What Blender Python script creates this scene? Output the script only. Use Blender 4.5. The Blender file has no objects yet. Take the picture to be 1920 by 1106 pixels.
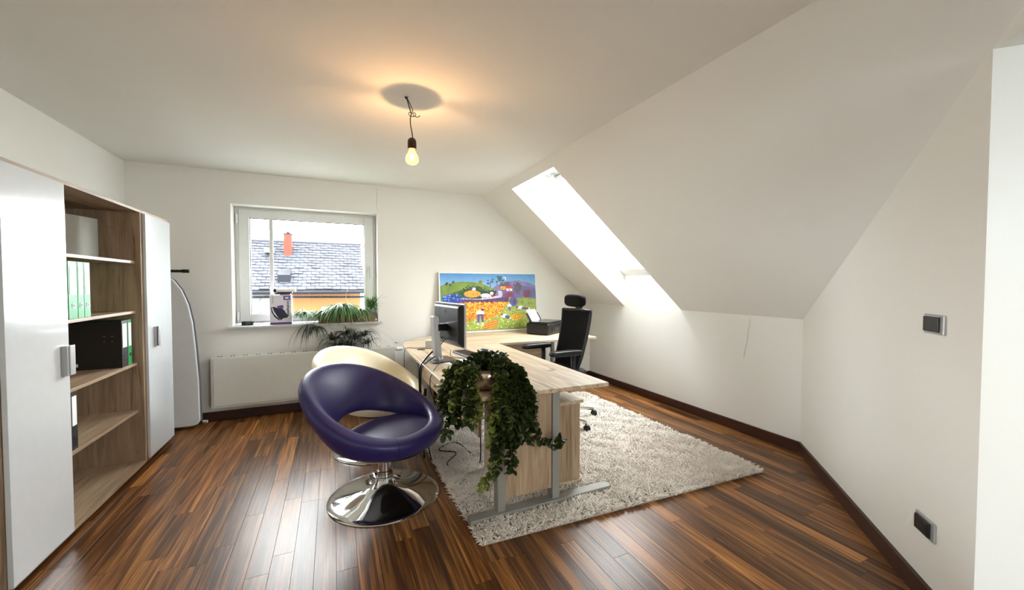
import bpy, bmesh, math, random
import numpy as np
from mathutils import Vector, Matrix
random.seed(7); rng = np.random.default_rng(7)
sc = bpy.context.scene
COL = sc.collection
PI = math.pi
# ---------------------------------------------------------------- camera
cam = bpy.data.cameras.new('camera'); camo = bpy.data.objects.new('camera', cam); COL.objects.link(camo)
cam.sensor_width = 36; cam.lens = 738.8/1920*36; cam.clip_start = .02; cam.clip_end = 300
camo.location = (0, 0, 1.34)
yaw, pitch, roll = .4276, .0288, .0009
F = Vector((math.sin(yaw)*math.cos(pitch), math.cos(yaw)*math.cos(pitch), -math.sin(pitch)))
R0 = Vector((math.cos(yaw), -math.sin(yaw), 0)); U0 = R0.cross(F)
R1 = R0*math.cos(roll)+U0*math.sin(roll); U1 = -R0*math.sin(roll)+U0*math.cos(roll)
camo.rotation_euler = Matrix((R1, U1, -F)).transposed().to_euler()
sc.camera = camo
# ---------------------------------------------------------------- world, exposure
sc.view_settings.view_transform = 'Standard'; sc.view_settings.look = 'None'
sc.view_settings.gamma = 1; sc.view_settings.use_curve_mapping = False
sc.view_settings.exposure = 1.2
W = bpy.data.worlds.new('overcast_sky'); sc.world = W; W.use_nodes = True
wn = W.node_tree.nodes; wl = W.node_tree.links
SKY = 18.5
bg = wn['Background']
tc = wn.new('ShaderNodeTexCoord'); nz = wn.new('ShaderNodeTexNoise'); nz.inputs['Scale'].default_value = 2.2; nz.inputs['Detail'].default_value = 5
cr = wn.new('ShaderNodeValToRGB'); cr.color_ramp.elements[0].position = .38; cr.color_ramp.elements[1].position = .62
cr.color_ramp.elements[0].color = (.78, .9, .95, 1); cr.color_ramp.elements[1].color = (1, .99, .97, 1)
wl.new(tc.outputs['Generated'], nz.inputs['Vector']); wl.new(nz.outputs['Fac'], cr.inputs['Fac']); wl.new(cr.outputs['Color'], bg.inputs['Color'])
# overcast sky: zenith brighter than the horizon
sx = wn.new('ShaderNodeSeparateXYZ'); wl.new(tc.outputs['Generated'], sx.inputs[0])
cz = wn.new('ShaderNodeMath'); cz.operation = 'MAXIMUM'; cz.inputs[1].default_value = 0; wl.new(sx.outputs['Z'], cz.inputs[0])
ma = wn.new('ShaderNodeMath'); ma.operation = 'MULTIPLY_ADD'; ma.inputs[1].default_value = SKY*.2; ma.inputs[2].default_value = SKY*.8
wl.new(cz.outputs[0], ma.inputs[0]); wl.new(ma.outputs[0], bg.inputs['Strength'])

XLW = -1.69
def portal(name, loc, rot, sx, sy):
    l = bpy.data.lights.new(name, 'AREA'); l.shape = 'RECTANGLE'; l.size = sx; l.size_y = sy
    l.cycles.is_portal = True
    o = bpy.data.objects.new(name, l); COL.objects.link(o); o.location = loc; o.rotation_euler = rot
portal('portal_window', (-.22, 4.97, 1.52), (-PI/2, 0, 0), 1.4, 1.24)
portal('portal_rear', (1.70, -2.52, 1.4), (PI/2, 0, 0), .8, 1.0)
portal('portal_left', (XLW-.12, -.95, 1.475), (0, -PI/2, 0), 1.15, 1.0)
sn = Vector((.641, 0, .767))
portal('portal_skylight', (3.01, 3.5, 2.31), Matrix.Identity(3).to_euler(), 1.5, .9)
po = bpy.data.objects['portal_skylight']
po.rotation_euler = Matrix((Vector((.767, 0, -.641)), Vector((0, 1, 0)), sn)).transposed().to_euler()

# ---------------------------------------------------------------- geometry helpers
class G:
    def __init__(s): s.v = []; s.f = []
    def add(s, v, f):
        n = len(s.v); s.v += [tuple(map(float, p)) for p in v]; s.f += [tuple(i+n for i in q) for q in f]; return s
    def box(s, x0, x1, y0, y1, z0, z1):
        return s.add([(x0,y0,z0),(x1,y0,z0),(x1,y1,z0),(x0,y1,z0),(x0,y0,z1),(x1,y0,z1),(x1,y1,z1),(x0,y1,z1)],
                     [(0,3,2,1),(4,5,6,7),(0,1,5,4),(1,2,6,5),(2,3,7,6),(3,0,4,7)])
    def prism(s, pts, axis, a, b):
        def P(p, t): return {'x': (t, p[0], p[1]), 'y': (p[0], t, p[1]), 'z': (p[0], p[1], t)}[axis]
        n = len(pts)
        return s.add([P(p, a) for p in pts]+[P(p, b) for p in pts],
                     [tuple(range(n))[::-1], tuple(range(n, 2*n))]+[(i, (i+1) % n, n+(i+1) % n, n+i) for i in range(n)])
    def tube(s, pts, r, n=8, cap=True):
        pts = [Vector(p) for p in pts]; m = len(pts)
        rr = r if isinstance(r, (list, tuple)) else [r]*m
        vs = []; fs = []; up = Vector((0, 0, 1)); pu = None
        for i, p in enumerate(pts):
            t = (pts[min(i+1, m-1)]-pts[max(i-1, 0)]).normalized()
            if pu is None:
                a = up if abs(t.z) < .9 else Vector((1, 0, 0)); u = t.cross(a).normalized()
            else:
                u = (pu - t*pu.dot(t)).normalized()
            pu = u; w = t.cross(u)
            for k in range(n):
                a = 2*PI*k/n; vs.append(p+(u*math.cos(a)+w*math.sin(a))*rr[i])
        for i in range(m-1):
            for k in range(n):
                fs.append((i*n+k, i*n+(k+1) % n, (i+1)*n+(k+1) % n, (i+1)*n+k))
        if cap: fs.append(tuple(range(n))[::-1]); fs.append(tuple(range((m-1)*n, m*n)))
        return s.add(vs, fs)
    def lathe(s, prof, c=(0, 0, 0), n=40):
        vs = []; fs = []
        for r, z in prof:
            for k in range(n):
                a = 2*PI*k/n; vs.append((c[0]+r*math.cos(a), c[1]+r*math.sin(a), c[2]+z))
        m = len(prof)
        for i in range(m-1):
            for k in range(n):
                fs.append((i*n+k, i*n+(k+1) % n, (i+1)*n+(k+1) % n, (i+1)*n+k))
        if prof[0][0] > 1e-4: fs.append(tuple(range(n))[::-1])
        if prof[-1][0] > 1e-4: fs.append(tuple(range((m-1)*n, m*n)))
        return s.add(vs, fs)
    def ell(s, c, r, nu=20, nv=12, e=1.0):
        vs = []; fs = []
        sg = lambda x: math.copysign(abs(x)**e, x)
        for i in range(nv+1):
            t = PI*i/nv
            for k in range(nu):
                a = 2*PI*k/nu
                vs.append((c[0]+r[0]*sg(math.sin(t))*sg(math.cos(a)), c[1]+r[1]*sg(math.sin(t))*sg(math.sin(a)), c[2]+r[2]*sg(math.cos(t))))
        for i in range(nv):
            for k in range(nu): fs.append((i*nu+k, (i+1)*nu+k, (i+1)*nu+(k+1) % nu, i*nu+(k+1) % nu))
        return s.add(vs, fs)
    def xf(s, M): s.v = [tuple(M @ Vector(p)) for p in s.v]; return s

def empty(name, loc=(0, 0, 0), rz=0, label=None, cat=None, group=None, kind=None):
    o = bpy.data.objects.new(name, None); COL.objects.link(o); o.location = loc; o.rotation_euler = (0, 0, rz)
    o.empty_display_size = .1
    return tag(o, label, cat, group, kind)
def tag(o, label=None, cat=None, group=None, kind=None):
    if label: o['label'] = label
    if cat: o['category'] = cat
    if group: o['group'] = group
    if kind: o['kind'] = kind
    return o
def worldloc(p):
    v = Vector((0, 0, 0))
    while p is not None: v += p.location; p = p.parent
    return v
def obj(name, g, mat, parent=None, bevel=0, smooth=False, local=False, seg=2, kind=None, label=None, pivot=None):
    """one mesh object; vertices are given in world metres (or in the parent's frame when local=True)"""
    me = bpy.data.meshes.new(name)
    off = Vector((0, 0, 0))
    if parent is not None and not local: off = worldloc(parent)
    piv = Vector(pivot) if pivot is not None else None
    if piv is None:
        vs = np.array(g.v); piv = Vector(tuple((vs.min(0)+vs.max(0))/2)) if parent is not None else Vector(((vs[:, 0].min()+vs[:, 0].max())/2, (vs[:, 1].min()+vs[:, 1].max())/2, vs[:, 2].min()))
    me.from_pydata([(p[0]-piv.x, p[1]-piv.y, p[2]-piv.z) for p in g.v], [], g.f)
    bm = bmesh.new(); bm.from_mesh(me); bmesh.ops.remove_doubles(bm, verts=bm.verts, dist=1e-6)
    bmesh.ops.recalc_face_normals(bm, faces=bm.faces); bm.to_mesh(me); bm.free()
    o = bpy.data.objects.new(name, me); COL.objects.link(o)
    if mat: me.materials.append(mat)
    o.location = piv-off
    if parent is not None: o.parent = parent
    if bevel:
        m = o.modifiers.new('bevel', 'BEVEL'); m.width = bevel; m.segments = seg; m.limit_method = 'ANGLE'; m.angle_limit = .6
    if smooth: me.shade_smooth(); 
    if smooth == 'auto':
        me.set_sharp_from_angle(angle=.7)
    return tag(o, label, None, None, kind)
def fastmesh(name, V, Fq, mat, parent=None, loc=(0, 0, 0), smooth=False, kind=None):
    me = bpy.data.meshes.new(name); n = Fq.shape[1]
    me.vertices.add(len(V)); me.vertices.foreach_set('co', np.asarray(V, np.float32).ravel())
    me.loops.add(Fq.size); me.loops.foreach_set('vertex_index', Fq.astype(np.int32).ravel())
    me.polygons.add(len(Fq)); me.polygons.foreach_set('loop_start', np.arange(0, Fq.size, n, dtype=np.int32))
    me.update(calc_edges=True); me.validate()
    if smooth: me.shade_smooth()
    me.materials.append(mat)
    o = bpy.data.objects.new(name, me); COL.objects.link(o); o.location = loc
    if parent is not None: o.parent = parent
    if kind: o['kind'] = kind
    return o

# ---------------------------------------------------------------- materials
def nodes(name):
    m = bpy.data.materials.new(name); m.use_nodes = True
    return m, m.node_tree.nodes, m.node_tree.links, m.node_tree.nodes['Principled BSDF']
def lin(c): return tuple(((x/255)/12.92 if x <= 10.3 else ((x/255+.055)/1.055)**2.4) for x in c)+(1,)
def mat(name, c, rough=.5, metal=0, bump=0, bscale=300, spec=None, coat=0, sheen=0, var=0, vscale=20, **kw):
    m, n, l, p = nodes(name); c = lin(c)
    p.inputs['Base Color'].default_value = c; p.inputs['Roughness'].default_value = rough; p.inputs['Metallic'].default_value = metal
    if spec is not None: p.inputs['Specular IOR Level'].default_value = spec
    if coat: p.inputs['Coat Weight'].default_value = coat; p.inputs['Coat Roughness'].default_value = kw.get('coat_rough', .05)
    if sheen: p.inputs['Sheen Weight'].default_value = sheen
    t = n.new('ShaderNodeTexCoord')
    if bump:
        z = n.new('ShaderNodeTexNoise'); z.inputs['Scale'].default_value = bscale; z.inputs['Detail'].default_value = 3
        b = n.new('ShaderNodeBump'); b.inputs['Strength'].default_value = bump; b.inputs['Distance'].default_value = kw.get('bdist', .002)
        l.new(t.outputs['Object'], z.inputs['Vector']); l.new(z.outputs['Fac'], b.inputs['Height']); l.new(b.outputs['Normal'], p.inputs['Normal'])
    z = n.new('ShaderNodeTexNoise'); z.inputs['Scale'].default_value = vscale; z.inputs['Detail'].default_value = 4
    l.new(t.outputs['Object'], z.inputs['Vector'])
    r = n.new('ShaderNodeMix'); r.data_type = 'RGBA'; v = var or .04
    r.inputs['A'].default_value = tuple(x*(1-v) for x in c[:3])+(1,); r.inputs['B'].default_value = tuple(min(1, x*(1+v)) for x in c[:3])+(1,)
    l.new(z.outputs['Fac'], r.inputs['Factor']); l.new(r.outputs['Result'], p.inputs['Base Color'])
    return m
def oak(name, axis, c1=(208, 190, 164), c2=(170, 145, 115), c3=(134, 110, 84), rough=.45, planks=True):
    """light rustic oak laminate; grain runs along axis"""
    m, n, l, p = nodes(name)
    t = n.new('ShaderNodeTexCoord'); mp = n.new('ShaderNodeMapping')
    oi = n.new('ShaderNodeObjectInfo'); ad = n.new('ShaderNodeVectorMath'); ad.operation = 'ADD'
    mu = n.new('ShaderNodeVectorMath'); mu.operation = 'SCALE'; mu.inputs['Scale'].default_value = 7
    co = n.new('ShaderNodeCombineXYZ')
    for i in range(3): l.new(oi.outputs['Random'], co.inputs[i])
    l.new(co.outputs[0], mu.inputs[0]); l.new(t.outputs['Object'], ad.inputs[0]); l.new(mu.outputs[0], ad.inputs[1])
    l.new(ad.outputs[0], mp.inputs['Vector'])
    s = [11, 11, 11]; s['xyz'.index(axis)] = .9; mp.inputs['Scale'].default_value = s
    a = n.new('ShaderNodeTexNoise'); a.inputs['Scale'].default_value = 1.5; a.inputs['Detail'].default_value = 7; a.inputs['Roughness'].default_value = .6; a.inputs['Distortion'].default_value = .9
    l.new(mp.outputs[0], a.inputs['Vector'])
    r = n.new('ShaderNodeValToRGB'); e = r.color_ramp.elements
    e[0].position = .32; e[0].color = lin(c2); e[1].position = .62; e[1].color = lin(c1)
    l.new(a.outputs['Fac'], r.inputs['Fac'])
    def layer(prev, sc_, sa, p0, p1, dark, fac, dist):
        mq = n.new('ShaderNodeMapping'); q = [sc_]*3; q['xyz'.index(axis)] = sa; mq.inputs['Scale'].default_value = q; l.new(ad.outputs[0], mq.inputs['Vector'])
        b = n.new('ShaderNodeTexNoise'); b.inputs['Scale'].default_value = 1; b.inputs['Detail'].default_value = 5; b.inputs['Distortion'].default_value = dist; l.new(mq.outputs[0], b.inputs['Vector'])
        r2 = n.new('ShaderNodeValToRGB'); r2.color_ramp.elements[0].position = p0; r2.color_ramp.elements[0].color = dark; r2.color_ramp.elements[1].position = p1
        l.new(b.outputs['Fac'], r2.inputs['Fac'])
        mx = n.new('ShaderNodeMix'); mx.data_type = 'RGBA'; mx.blend_type = 'MULTIPLY'; mx.inputs['Factor'].default_value = fac
        l.new(prev, mx.inputs['A']); l.new(r2.outputs['Color'], mx.inputs['B']); return mx.outputs['Result'], b
    o1, b = layer(r.outputs['Color'], 130, 5, .35, .6, (.72, .68, .63, 1), .6, 0)          # fine pores
    o1, _ = layer(o1, 30, 1.6, .33, .40, (.50, .44, .38, 1), .75, .8)                       # sparse dark cracks
    o1, _ = layer(o1, 7, 4.5, .24, .31, (.42, .36, .30, 1), .8, 1.5)                        # knots
    l.new(o1, p.inputs['Base Color']); p.inputs['Roughness'].default_value = rough
    bu = n.new('ShaderNodeBump'); bu.inputs['Strength'].default_value = .12; bu.inputs['Distance'].default_value = .001
    l.new(b.outputs['Fac'], bu.inputs['Height']); l.new(bu.outputs['Normal'], p.inputs['Normal'])
    return m
def floorwood():
    m, n, l, p = nodes('varnished_iroko')
    t = n.new('ShaderNodeTexCoord'); oi = n.new('ShaderNodeObjectInfo'); ge = n.new('ShaderNodeNewGeometry')
    ad = n.new('ShaderNodeMath'); ad.operation = 'ADD'; l.new(oi.outputs['Random'], ad.inputs[0]); l.new(ge.outputs['Random Per Island'], ad.inputs[1])
    fr = n.new('ShaderNodeMath'); fr.operation = 'FRACT'; l.new(ad.outputs[0], fr.inputs[0])
    co = n.new('ShaderNodeCombineXYZ'); mu = n.new('ShaderNodeVectorMath'); mu.operation = 'SCALE'; mu.inputs['Scale'].default_value = 37
    for i in range(3): l.new(fr.outputs[0], co.inputs[i])
    l.new(co.outputs[0], mu.inputs[0]); av = n.new('ShaderNodeVectorMath'); av.operation = 'ADD'
    l.new(t.outputs['Object'], av.inputs[0]); l.new(mu.outputs[0], av.inputs[1])
    mp = n.new('ShaderNodeMapping'); mp.inputs['Scale'].default_value = (19, .75, 19); l.new(av.outputs[0], mp.inputs['Vector'])
    a = n.new('ShaderNodeTexNoise'); a.inputs['Scale'].default_value = 1.3; a.inputs['Detail'].default_value = 6; a.inputs['Distortion'].default_value = 1.1; l.new(mp.outputs[0], a.inputs['Vector'])
    mp2 = n.new('ShaderNodeMapping'); mp2.inputs['Scale'].default_value = (130, 2.6, 130); l.new(av.outputs[0], mp2.inputs['Vector'])
    b = n.new('ShaderNodeTexNoise'); b.inputs['Scale'].default_value = 1.2; b.inputs['Detail'].default_value = 4; l.new(mp2.outputs[0], b.inputs['Vector'])
    mxf = n.new('ShaderNodeMath'); mxf.operation = 'MULTIPLY_ADD'; mxf.inputs[1].default_value = .42; l.new(b.outputs['Fac'], mxf.inputs[0])
    s2 = n.new('ShaderNodeMath'); s2.operation = 'MULTIPLY'; s2.inputs[1].default_value = .58; l.new(a.outputs['Fac'], s2.inputs[0]); l.new(s2.outputs[0], mxf.inputs[2])
    r = n.new('ShaderNodeValToRGB'); e = r.color_ramp.elements
    e[0].position = .40; e[0].color = lin((78, 50, 27)); e[1].position = .61; e[1].color = lin((178, 128, 72)); k = e.new(.5); k.color = lin((124, 82, 43))
    l.new(mxf.outputs[0], r.inputs['Fac'])
    # plank tone
    rt = n.new('ShaderNodeValToRGB'); e = rt.color_ramp.elements
    e[0].position = 0; e[0].color = (.40, .35, .32, 1); e[1].position = 1; e[1].color = (1.3, 1.15, .95, 1)
    k = e.new(.55); k.color = (.76, .70, .66, 1); k = e.new(.8); k.color = (1.05, .98, .9, 1)
    l.new(fr.outputs[0], rt.inputs['Fac'])
    mx = n.new('ShaderNodeMix'); mx.data_type = 'RGBA'; mx.blend_type = 'MULTIPLY'; mx.inputs['Factor'].default_value = 1
    l.new(r.outputs['Color'], mx.inputs['A']); l.new(rt.outputs['Color'], mx.inputs['B']); l.new(mx.outputs['Result'], p.inputs['Base Color'])
    p.inputs['Roughness'].default_value = .33; p.inputs['Specular IOR Level'].default_value = .42
    bn = n.new('ShaderNodeTexNoise'); bn.inputs['Scale'].default_value = 400; l.new(t.outputs['Object'], bn.inputs['Vector'])
    bu = n.new('ShaderNodeBump'); bu.inputs['Strength'].default_value = .12; bu.inputs['Distance'].default_value = .001
    l.new(bn.outputs['Fac'], bu.inputs['Height']); l.new(bu.outputs['Normal'], p.inputs['Normal'])
    return m
def thin_glass(name, tint=(1, 1, 1, 1), refl=.6):
    m, n, l, p = nodes(name); n.remove(p)
    t = n.new('ShaderNodeBsdfTransparent'); t.inputs['Color'].default_value = tint
    g = n.new('ShaderNodeBsdfGlossy'); g.inputs['Roughness'].default_value = .02
    fz = n.new('ShaderNodeFresnel'); fz.inputs['IOR'].default_value = 1.45
    mu = n.new('ShaderNodeMath'); mu.operation = 'MULTIPLY'; mu.inputs[1].default_value = refl
    x = n.new('ShaderNodeMixShader'); l.new(fz.outputs[0], mu.inputs[0]); l.new(mu.outputs[0], x.inputs[0])
    l.new(t.outputs[0], x.inputs[1]); l.new(g.outputs[0], x.inputs[2]); l.new(x.outputs[0], n['Material Output'].inputs[0])
    return m
def emis(name, c, s):
    m, n, l, p = nodes(name); p.inputs['Emission Color'].default_value = c; p.inputs['Emission Strength'].default_value = s; return m

M = {}
M['plaster'] = mat('white_plaster', (234, 234, 229), .85, bump=.25, bscale=160, bdist=.0015, var=.015, vscale=3)
M['plaster_cool'] = M['plaster']
M['white_paint'] = mat('white_gloss_paint', (235, 236, 236), .35)
M['floor_sub'] = mat('dark_subfloor', (30, 18, 10), .8)
M['floor'] = floorwood()
M['base'] = mat('dark_walnut_skirting', (62, 34, 22), .45, var=.3, vscale=30)
M['oak_x'] = oak('light_oak_grain_x', 'x'); M['oak_y'] = oak('light_oak_grain_y', 'y'); M['oak_z'] = oak('oak_grain_z', 'z', c1=(190, 167, 138), c2=(154, 129, 101)); M['oak_side'] = oak('oak_side_grain_y', 'y', c1=(190, 167, 138), c2=(154, 129, 101))  # last two: darker copies for upright boards, shade put into the colour
cc = dict(c1=(176, 154, 128), c2=(142, 119, 95), c3=(104, 84, 66))
M['coak_y'] = oak('sand_oak_grain_y', 'y', **cc); M['coak_z'] = oak('sand_oak_grain_z', 'z', **cc)
M['door'] = mat('glossy_white_lacquer', (206, 211, 214), .16, coat=.6, coat_rough=.08, bump=.05, bscale=60)
M['alu'] = mat('brushed_aluminium', (176, 178, 180), .42, .45)
M['steel_paint'] = mat('silver_grey_powder_coat', (146, 144, 137), .45, .1)
M['chrome'] = mat('polished_chrome', (225, 225, 225), .04, 1)
M['black'] = mat('black_plastic', (13, 13, 14), .4)
M['black_gloss'] = mat('glossy_black_plastic', (14, 15, 17), .18)
M['black_mesh'] = mat('black_chair_mesh', (7, 7, 8), .85, bump=.6, spec=.25, bscale=500)
M['dark_metal'] = mat('dark_grey_metal', (84, 88, 92), .3, .7)
M['purple'] = mat('purple_leather', (41, 34, 92), .42, bump=.12, bscale=260, bdist=.001)
M['purple_seam'] = mat('dark_purple_seam', (24, 18, 56), .5)
M['cream'] = mat('cream_leather', (240, 230, 200), .38, bump=.12, bscale=260, bdist=.001)
M['cream_seam'] = mat('cream_seam', (196, 182, 150), .5)
M['pile'] = mat('beige_shag_pile', (234, 224, 212), .95, var=.10, vscale=60, sheen=.2)
M['rug_base'] = mat('rug_backing', (172, 160, 146), .95)  # set darker than the pile to imitate shadow between the tufts
M['radiator'] = mat('radiator_enamel', (206, 206, 198), .45)
M['slot'] = mat('dark_vent_slot', (34, 34, 34), .8)
M['sill'] = mat('grey_stone_sill', (196, 194, 196), .4, var=.1, vscale=25)
M['pvc'] = mat('white_window_pvc', (222, 224, 222), .35)
M['gasket'] = mat('grey_gasket', (90, 92, 92), .6)
M['glass'] = thin_glass('window_glass')
M['bulb_glass'] = thin_glass('bulb_glass', (1, .93, .8, 1), .35)
_n = M['bulb_glass'].node_tree.nodes; _l = M['bulb_glass'].node_tree.links
_e = _n.new('ShaderNodeEmission'); _e.inputs['Color'].default_value = (1, .66, .22, 1); _e.inputs['Strength'].default_value = .28
_a = _n.new('ShaderNodeAddShader'); _s = _n['Material Output'].inputs[0].links[0].from_socket; _l.new(_s, _a.inputs[0]); _l.new(_e.outputs[0], _a.inputs[1]); _l.new(_a.outputs[0], _n['Material Output'].inputs[0])
M['filament'] = emis('glowing_filament', (1, .62, .28, 1), 900)
M['green_card'] = mat('green_folder_card', (34, 142, 76), .5)
M['black_card'] = mat('black_folder_card', (16, 16, 18), .5)
M['label_paper'] = mat('white_label_paper', (232, 234, 236), .6)
M['ring'] = mat('nickel_ring', (200, 200, 200), .2, 1)
M['board_cloth'] = mat('light_grey_board_cover', (205, 208, 210), .9, bump=.25, bscale=18, bdist=.004)
M['lace'] = mat('dark_grey_felt', (112, 112, 120), .9)
M['wicker'] = mat('brown_wicker', (120, 88, 66), .8, bump=.8, bscale=90, var=.3)
M['brass'] = mat('champagne_metal', (214, 196, 170), .22, .9, var=.1)
M['paper'] = mat('white_paper', (238, 241, 245), .7)
M['box_white'] = mat('printed_white_carton', (224, 220, 228), .4)
M['violet'] = mat('violet_print', (98, 74, 138), .5)
M['navy'] = mat('dark_navy_print', (36, 40, 62), .45)
M['crack'] = mat('plaster_crack', (150, 144, 134), .9)
M['cable_w'] = mat('light_grey_cable', (186, 184, 180), .5)
M['mirror'] = mat('smoked_mirror', (140, 136, 132), .08, 1)
M['ink'] = mat('black_ink', (24, 24, 30), .5)

# ================================================================= SETTING
XL, XR, YB, ZC, XS, ZK = -1.69, 3.374, 4.69, 2.44, 1.722, 1.06
SK = (ZC-ZK)/(XR-XS)
def slopez(x): return ZC-SK*(x-XS)
WX0, WX1, WZ0, WZ1 = -.903, .468, .913, 2.126
YR = -2.4
S = 'structure'
# back wall (pentagon with window recess)
g = G(); g.box(XL-.3, WX0, YB, YB+.3, 0, ZC+.1); g.box(WX0, WX1, YB, YB+.3, 0, WZ0-.0); g.box(WX0, WX1, YB, YB+.3, WZ1, ZC+.1)
g.prism([(WX1, 0), (XR+.1, 0), (XR+.1, ZK+.02), (XS, ZC+.1), (WX1, ZC+.1)], 'y', YB, YB+.3)
wb = obj('wall_back', g, M['plaster'], kind=S)
g = G(); g.box(XL-.3, XL, -.45, YB, 0, ZC); g.box(XL-.3, XL, YR-.3, -1.45, 0, ZC); g.box(XL-.3, XL, -1.45, -.45, 0, .9); g.box(XL-.3, XL, -1.45, -.45, 2.05, ZC); obj('wall_left', g, M['plaster'], kind=S)
g = G(); g.box(XR, 3.9, 1.869, YB, 0, ZK); wr = obj('wall_right', g, M['plaster'], kind=S)
# unseen rear wall with openings for the added window and door
g = G(); g.box(XL, -.55, YR-.3, YR, 0, ZC); g.box(-.55, .45, YR-.3, YR, 2.05, ZC); g.box(.45, 1.3, YR-.3, YR, 0, ZC); g.box(2.1, 3.9, YR-.3, YR, 0, ZC); g.box(1.3, 2.1, YR-.3, YR, 0, .9); g.box(1.3, 2.1, YR-.3, YR, 1.9, ZC)
obj('wall_rear', g, M['plaster'], kind=S)
# diagonal wall with its jamb
g = G(); g.prism([(3.374, 1.869), (2.073, .568), (2.71, -.07), (3.9, 1.12), (3.9, 1.869)], 'z', 0, 2.9); wd = obj('wall_diagonal', g, M['plaster'], kind=S)
g = G(); g.box(2.71, 3.0, YR, -.072, 0, ZC); obj('wall_passage', g, M['plaster'], kind=S)
# lowered ceiling over the passage (its front edge is the lintel)
g = G(); g.prism([(2.073, .568), (-.895, -2.4), (2.71, -2.4), (2.71, -.07)], 'z', 2.146, 2.9); obj('trim_lintel', g, M['plaster'], kind=S)
# flat ceiling
g = G(); g.prism([(XL, YR), (-.895, YR), (1.722, .217), (1.722, YB), (XL, YB)], 'z', ZC, ZC+.3); cl = obj('ceiling', g, M['plaster'], kind=S)
# sloped ceiling with roof-window shaft
SY0, SY1 = 3.06, 3.957
prof = [(XS, ZC), (XR, ZK), (3.9, ZK), (3.9, 1.23), (1.9, 2.88), (XS, 2.88)]
g = G(); g.prism(prof, 'y', .217, SY0)
# clip the slope behind the diagonal wall plane
bm = bmesh.new(); vs = [bm.verts.new(p) for p in g.v]; [bm.faces.new([vs[i] for i in f]) for f in g.f]
bmesh.ops.recalc_face_normals(bm, faces=bm.faces)
bmesh.ops.bisect_plane(bm, geom=bm.verts[:]+bm.edges[:]+bm.faces[:], plane_co=(3.374, 1.869, 0), plane_no=(1, -1, 0), clear_outer=True)
bmesh.ops.holes_fill(bm, edges=[e for e in bm.edges if e.is_boundary])
bm.verts.index_update()
g = G().add([v.co[:] for v in bm.verts], [[v.index for v in f.verts] for f in bm.faces]); bm.free()
g.prism(prof, 'y', SY1, YB)
g.prism([(XS, ZC), (1.798, slopez(1.798)), (2.257, 2.586), (1.9, 2.88), (XS, 2.88)], 'y', SY0, SY1)
g.prism([(XR, ZK), (XR, 1.441), (3.284, 1.514), (3.445, 1.604), (3.9, 1.23), (3.9, ZK)], 'y', SY0, SY1)
obj('ceiling_slope', g, M['plaster'], kind=S)
# cracks in the plaster
def crack(parent, pts, w, axis):
    g = G(); pts = [Vector(p) for p in pts]
    g.tube(pts, [w*.2]+[w]*(len(pts)-2)+[w*.2], 4); obj('crack', g, M['crack'], parent, kind=None)
crack(wr, [(XR, 2.30, 1.05), (XR, 2.305, .98), (XR, 2.32, .9), (XR, 2.325, .82), (XR, 2.34, .76), (XR, 2.35, .70), (XR, 2.355, .66)], .0018, 'x')
crack(wb, [(.46, YB, 2.43), (.468, YB, 2.32), (.462, YB, 2.25), (.472, YB, 2.127)], .0014, 'y')
# baseboards
g = G(); g.box(XR-.018, XR, 1.869, YB, 0, .085); obj('baseboard_right', g, M['base'], kind=S, bevel=.004)
g = G(); g.box(XL, XR, YB-.018, YB, 0, .085); obj('baseboard_back', g, M['base'], kind=S, bevel=.004)
d = .018/math.sqrt(2)
g = G(); g.prism([(3.374, 1.869), (2.073, .568), (2.073-d, .568+d), (3.374-d-.0, 1.869+d)], 'z', 0, .085); obj('baseboard_diagonal', g, M['base'], kind=S)

# ---- window_1 (back wall)
w1 = empty('window_1', (-.22, 4.85, .913), kind=S)
g = G(); y0, y1 = 4.835, 4.93
def frame(g, x0, x1, z0, z1, wl_, wr_, wb_, wt, y0, y1):
    g.box(x0, x0+wl_, y0, y1, z0, z1); g.box(x1-wr_, x1, y0, y1, z0, z1); g.box(x0+wl_, x1-wr_, y0, y1, z0, z0+wb_); g.box(x0+wl_, x1-wr_, y0, y1, z1-wt, z1)
frame(g, WX0+.001, WX1-.001, WZ0+.012, WZ1-.001, .034, .034, .03, .03, 4.86, 4.95); obj('window_frame', g, M['pvc'], w1, bevel=.003)
g = G(); frame(g, -.868, .433, .945, 2.096, .094, .094, .078, .078, 4.84, 4.91); sash = obj('window_sash', g, M['pvc'], w1, bevel=.006)
g = G(); frame(g, -.776, .341, 1.021, 2.02, .008, .008, .008, .008, 4.855, 4.88); obj('gasket', g, M['gasket'], sash)
g = G(); g.box(-.775, .34, 4.868, 4.872, 1.02, 2.021); obj('pane', g, M['glass'], w1)
g = G(); g.box(-.60, -.566, 4.85, 4.866, 1.02, 2.021); obj('mullion', g, M['pvc'], w1, bevel=.002)
g = G(); g.box(.372, .398, 4.832, 4.84, 1.46, 1.53); g.tube([(.385, 4.84, 1.515), (.385, 4.80, 1.515)], .009, 10); g.box(.376, .394, 4.79, 4.806, 1.40, 1.525)
obj('window_handle', g, M['alu'], w1, bevel=.003)
for z in (1.0, 2.0):
    g = G(); g.tube([(-.882, 4.835, z-.045), (-.882, 4.835, z+.045)], .011, 12); obj('hinge', g, M['white_paint'], w1, smooth='auto')
g = G(); g.box(WX0-.035, WX1+.04, 4.63, YB, .893, .915); g.box(WX0, WX1, YB, 4.86, .893, .915); obj('window_sill', g, M['sill'], w1, bevel=.004)
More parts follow.
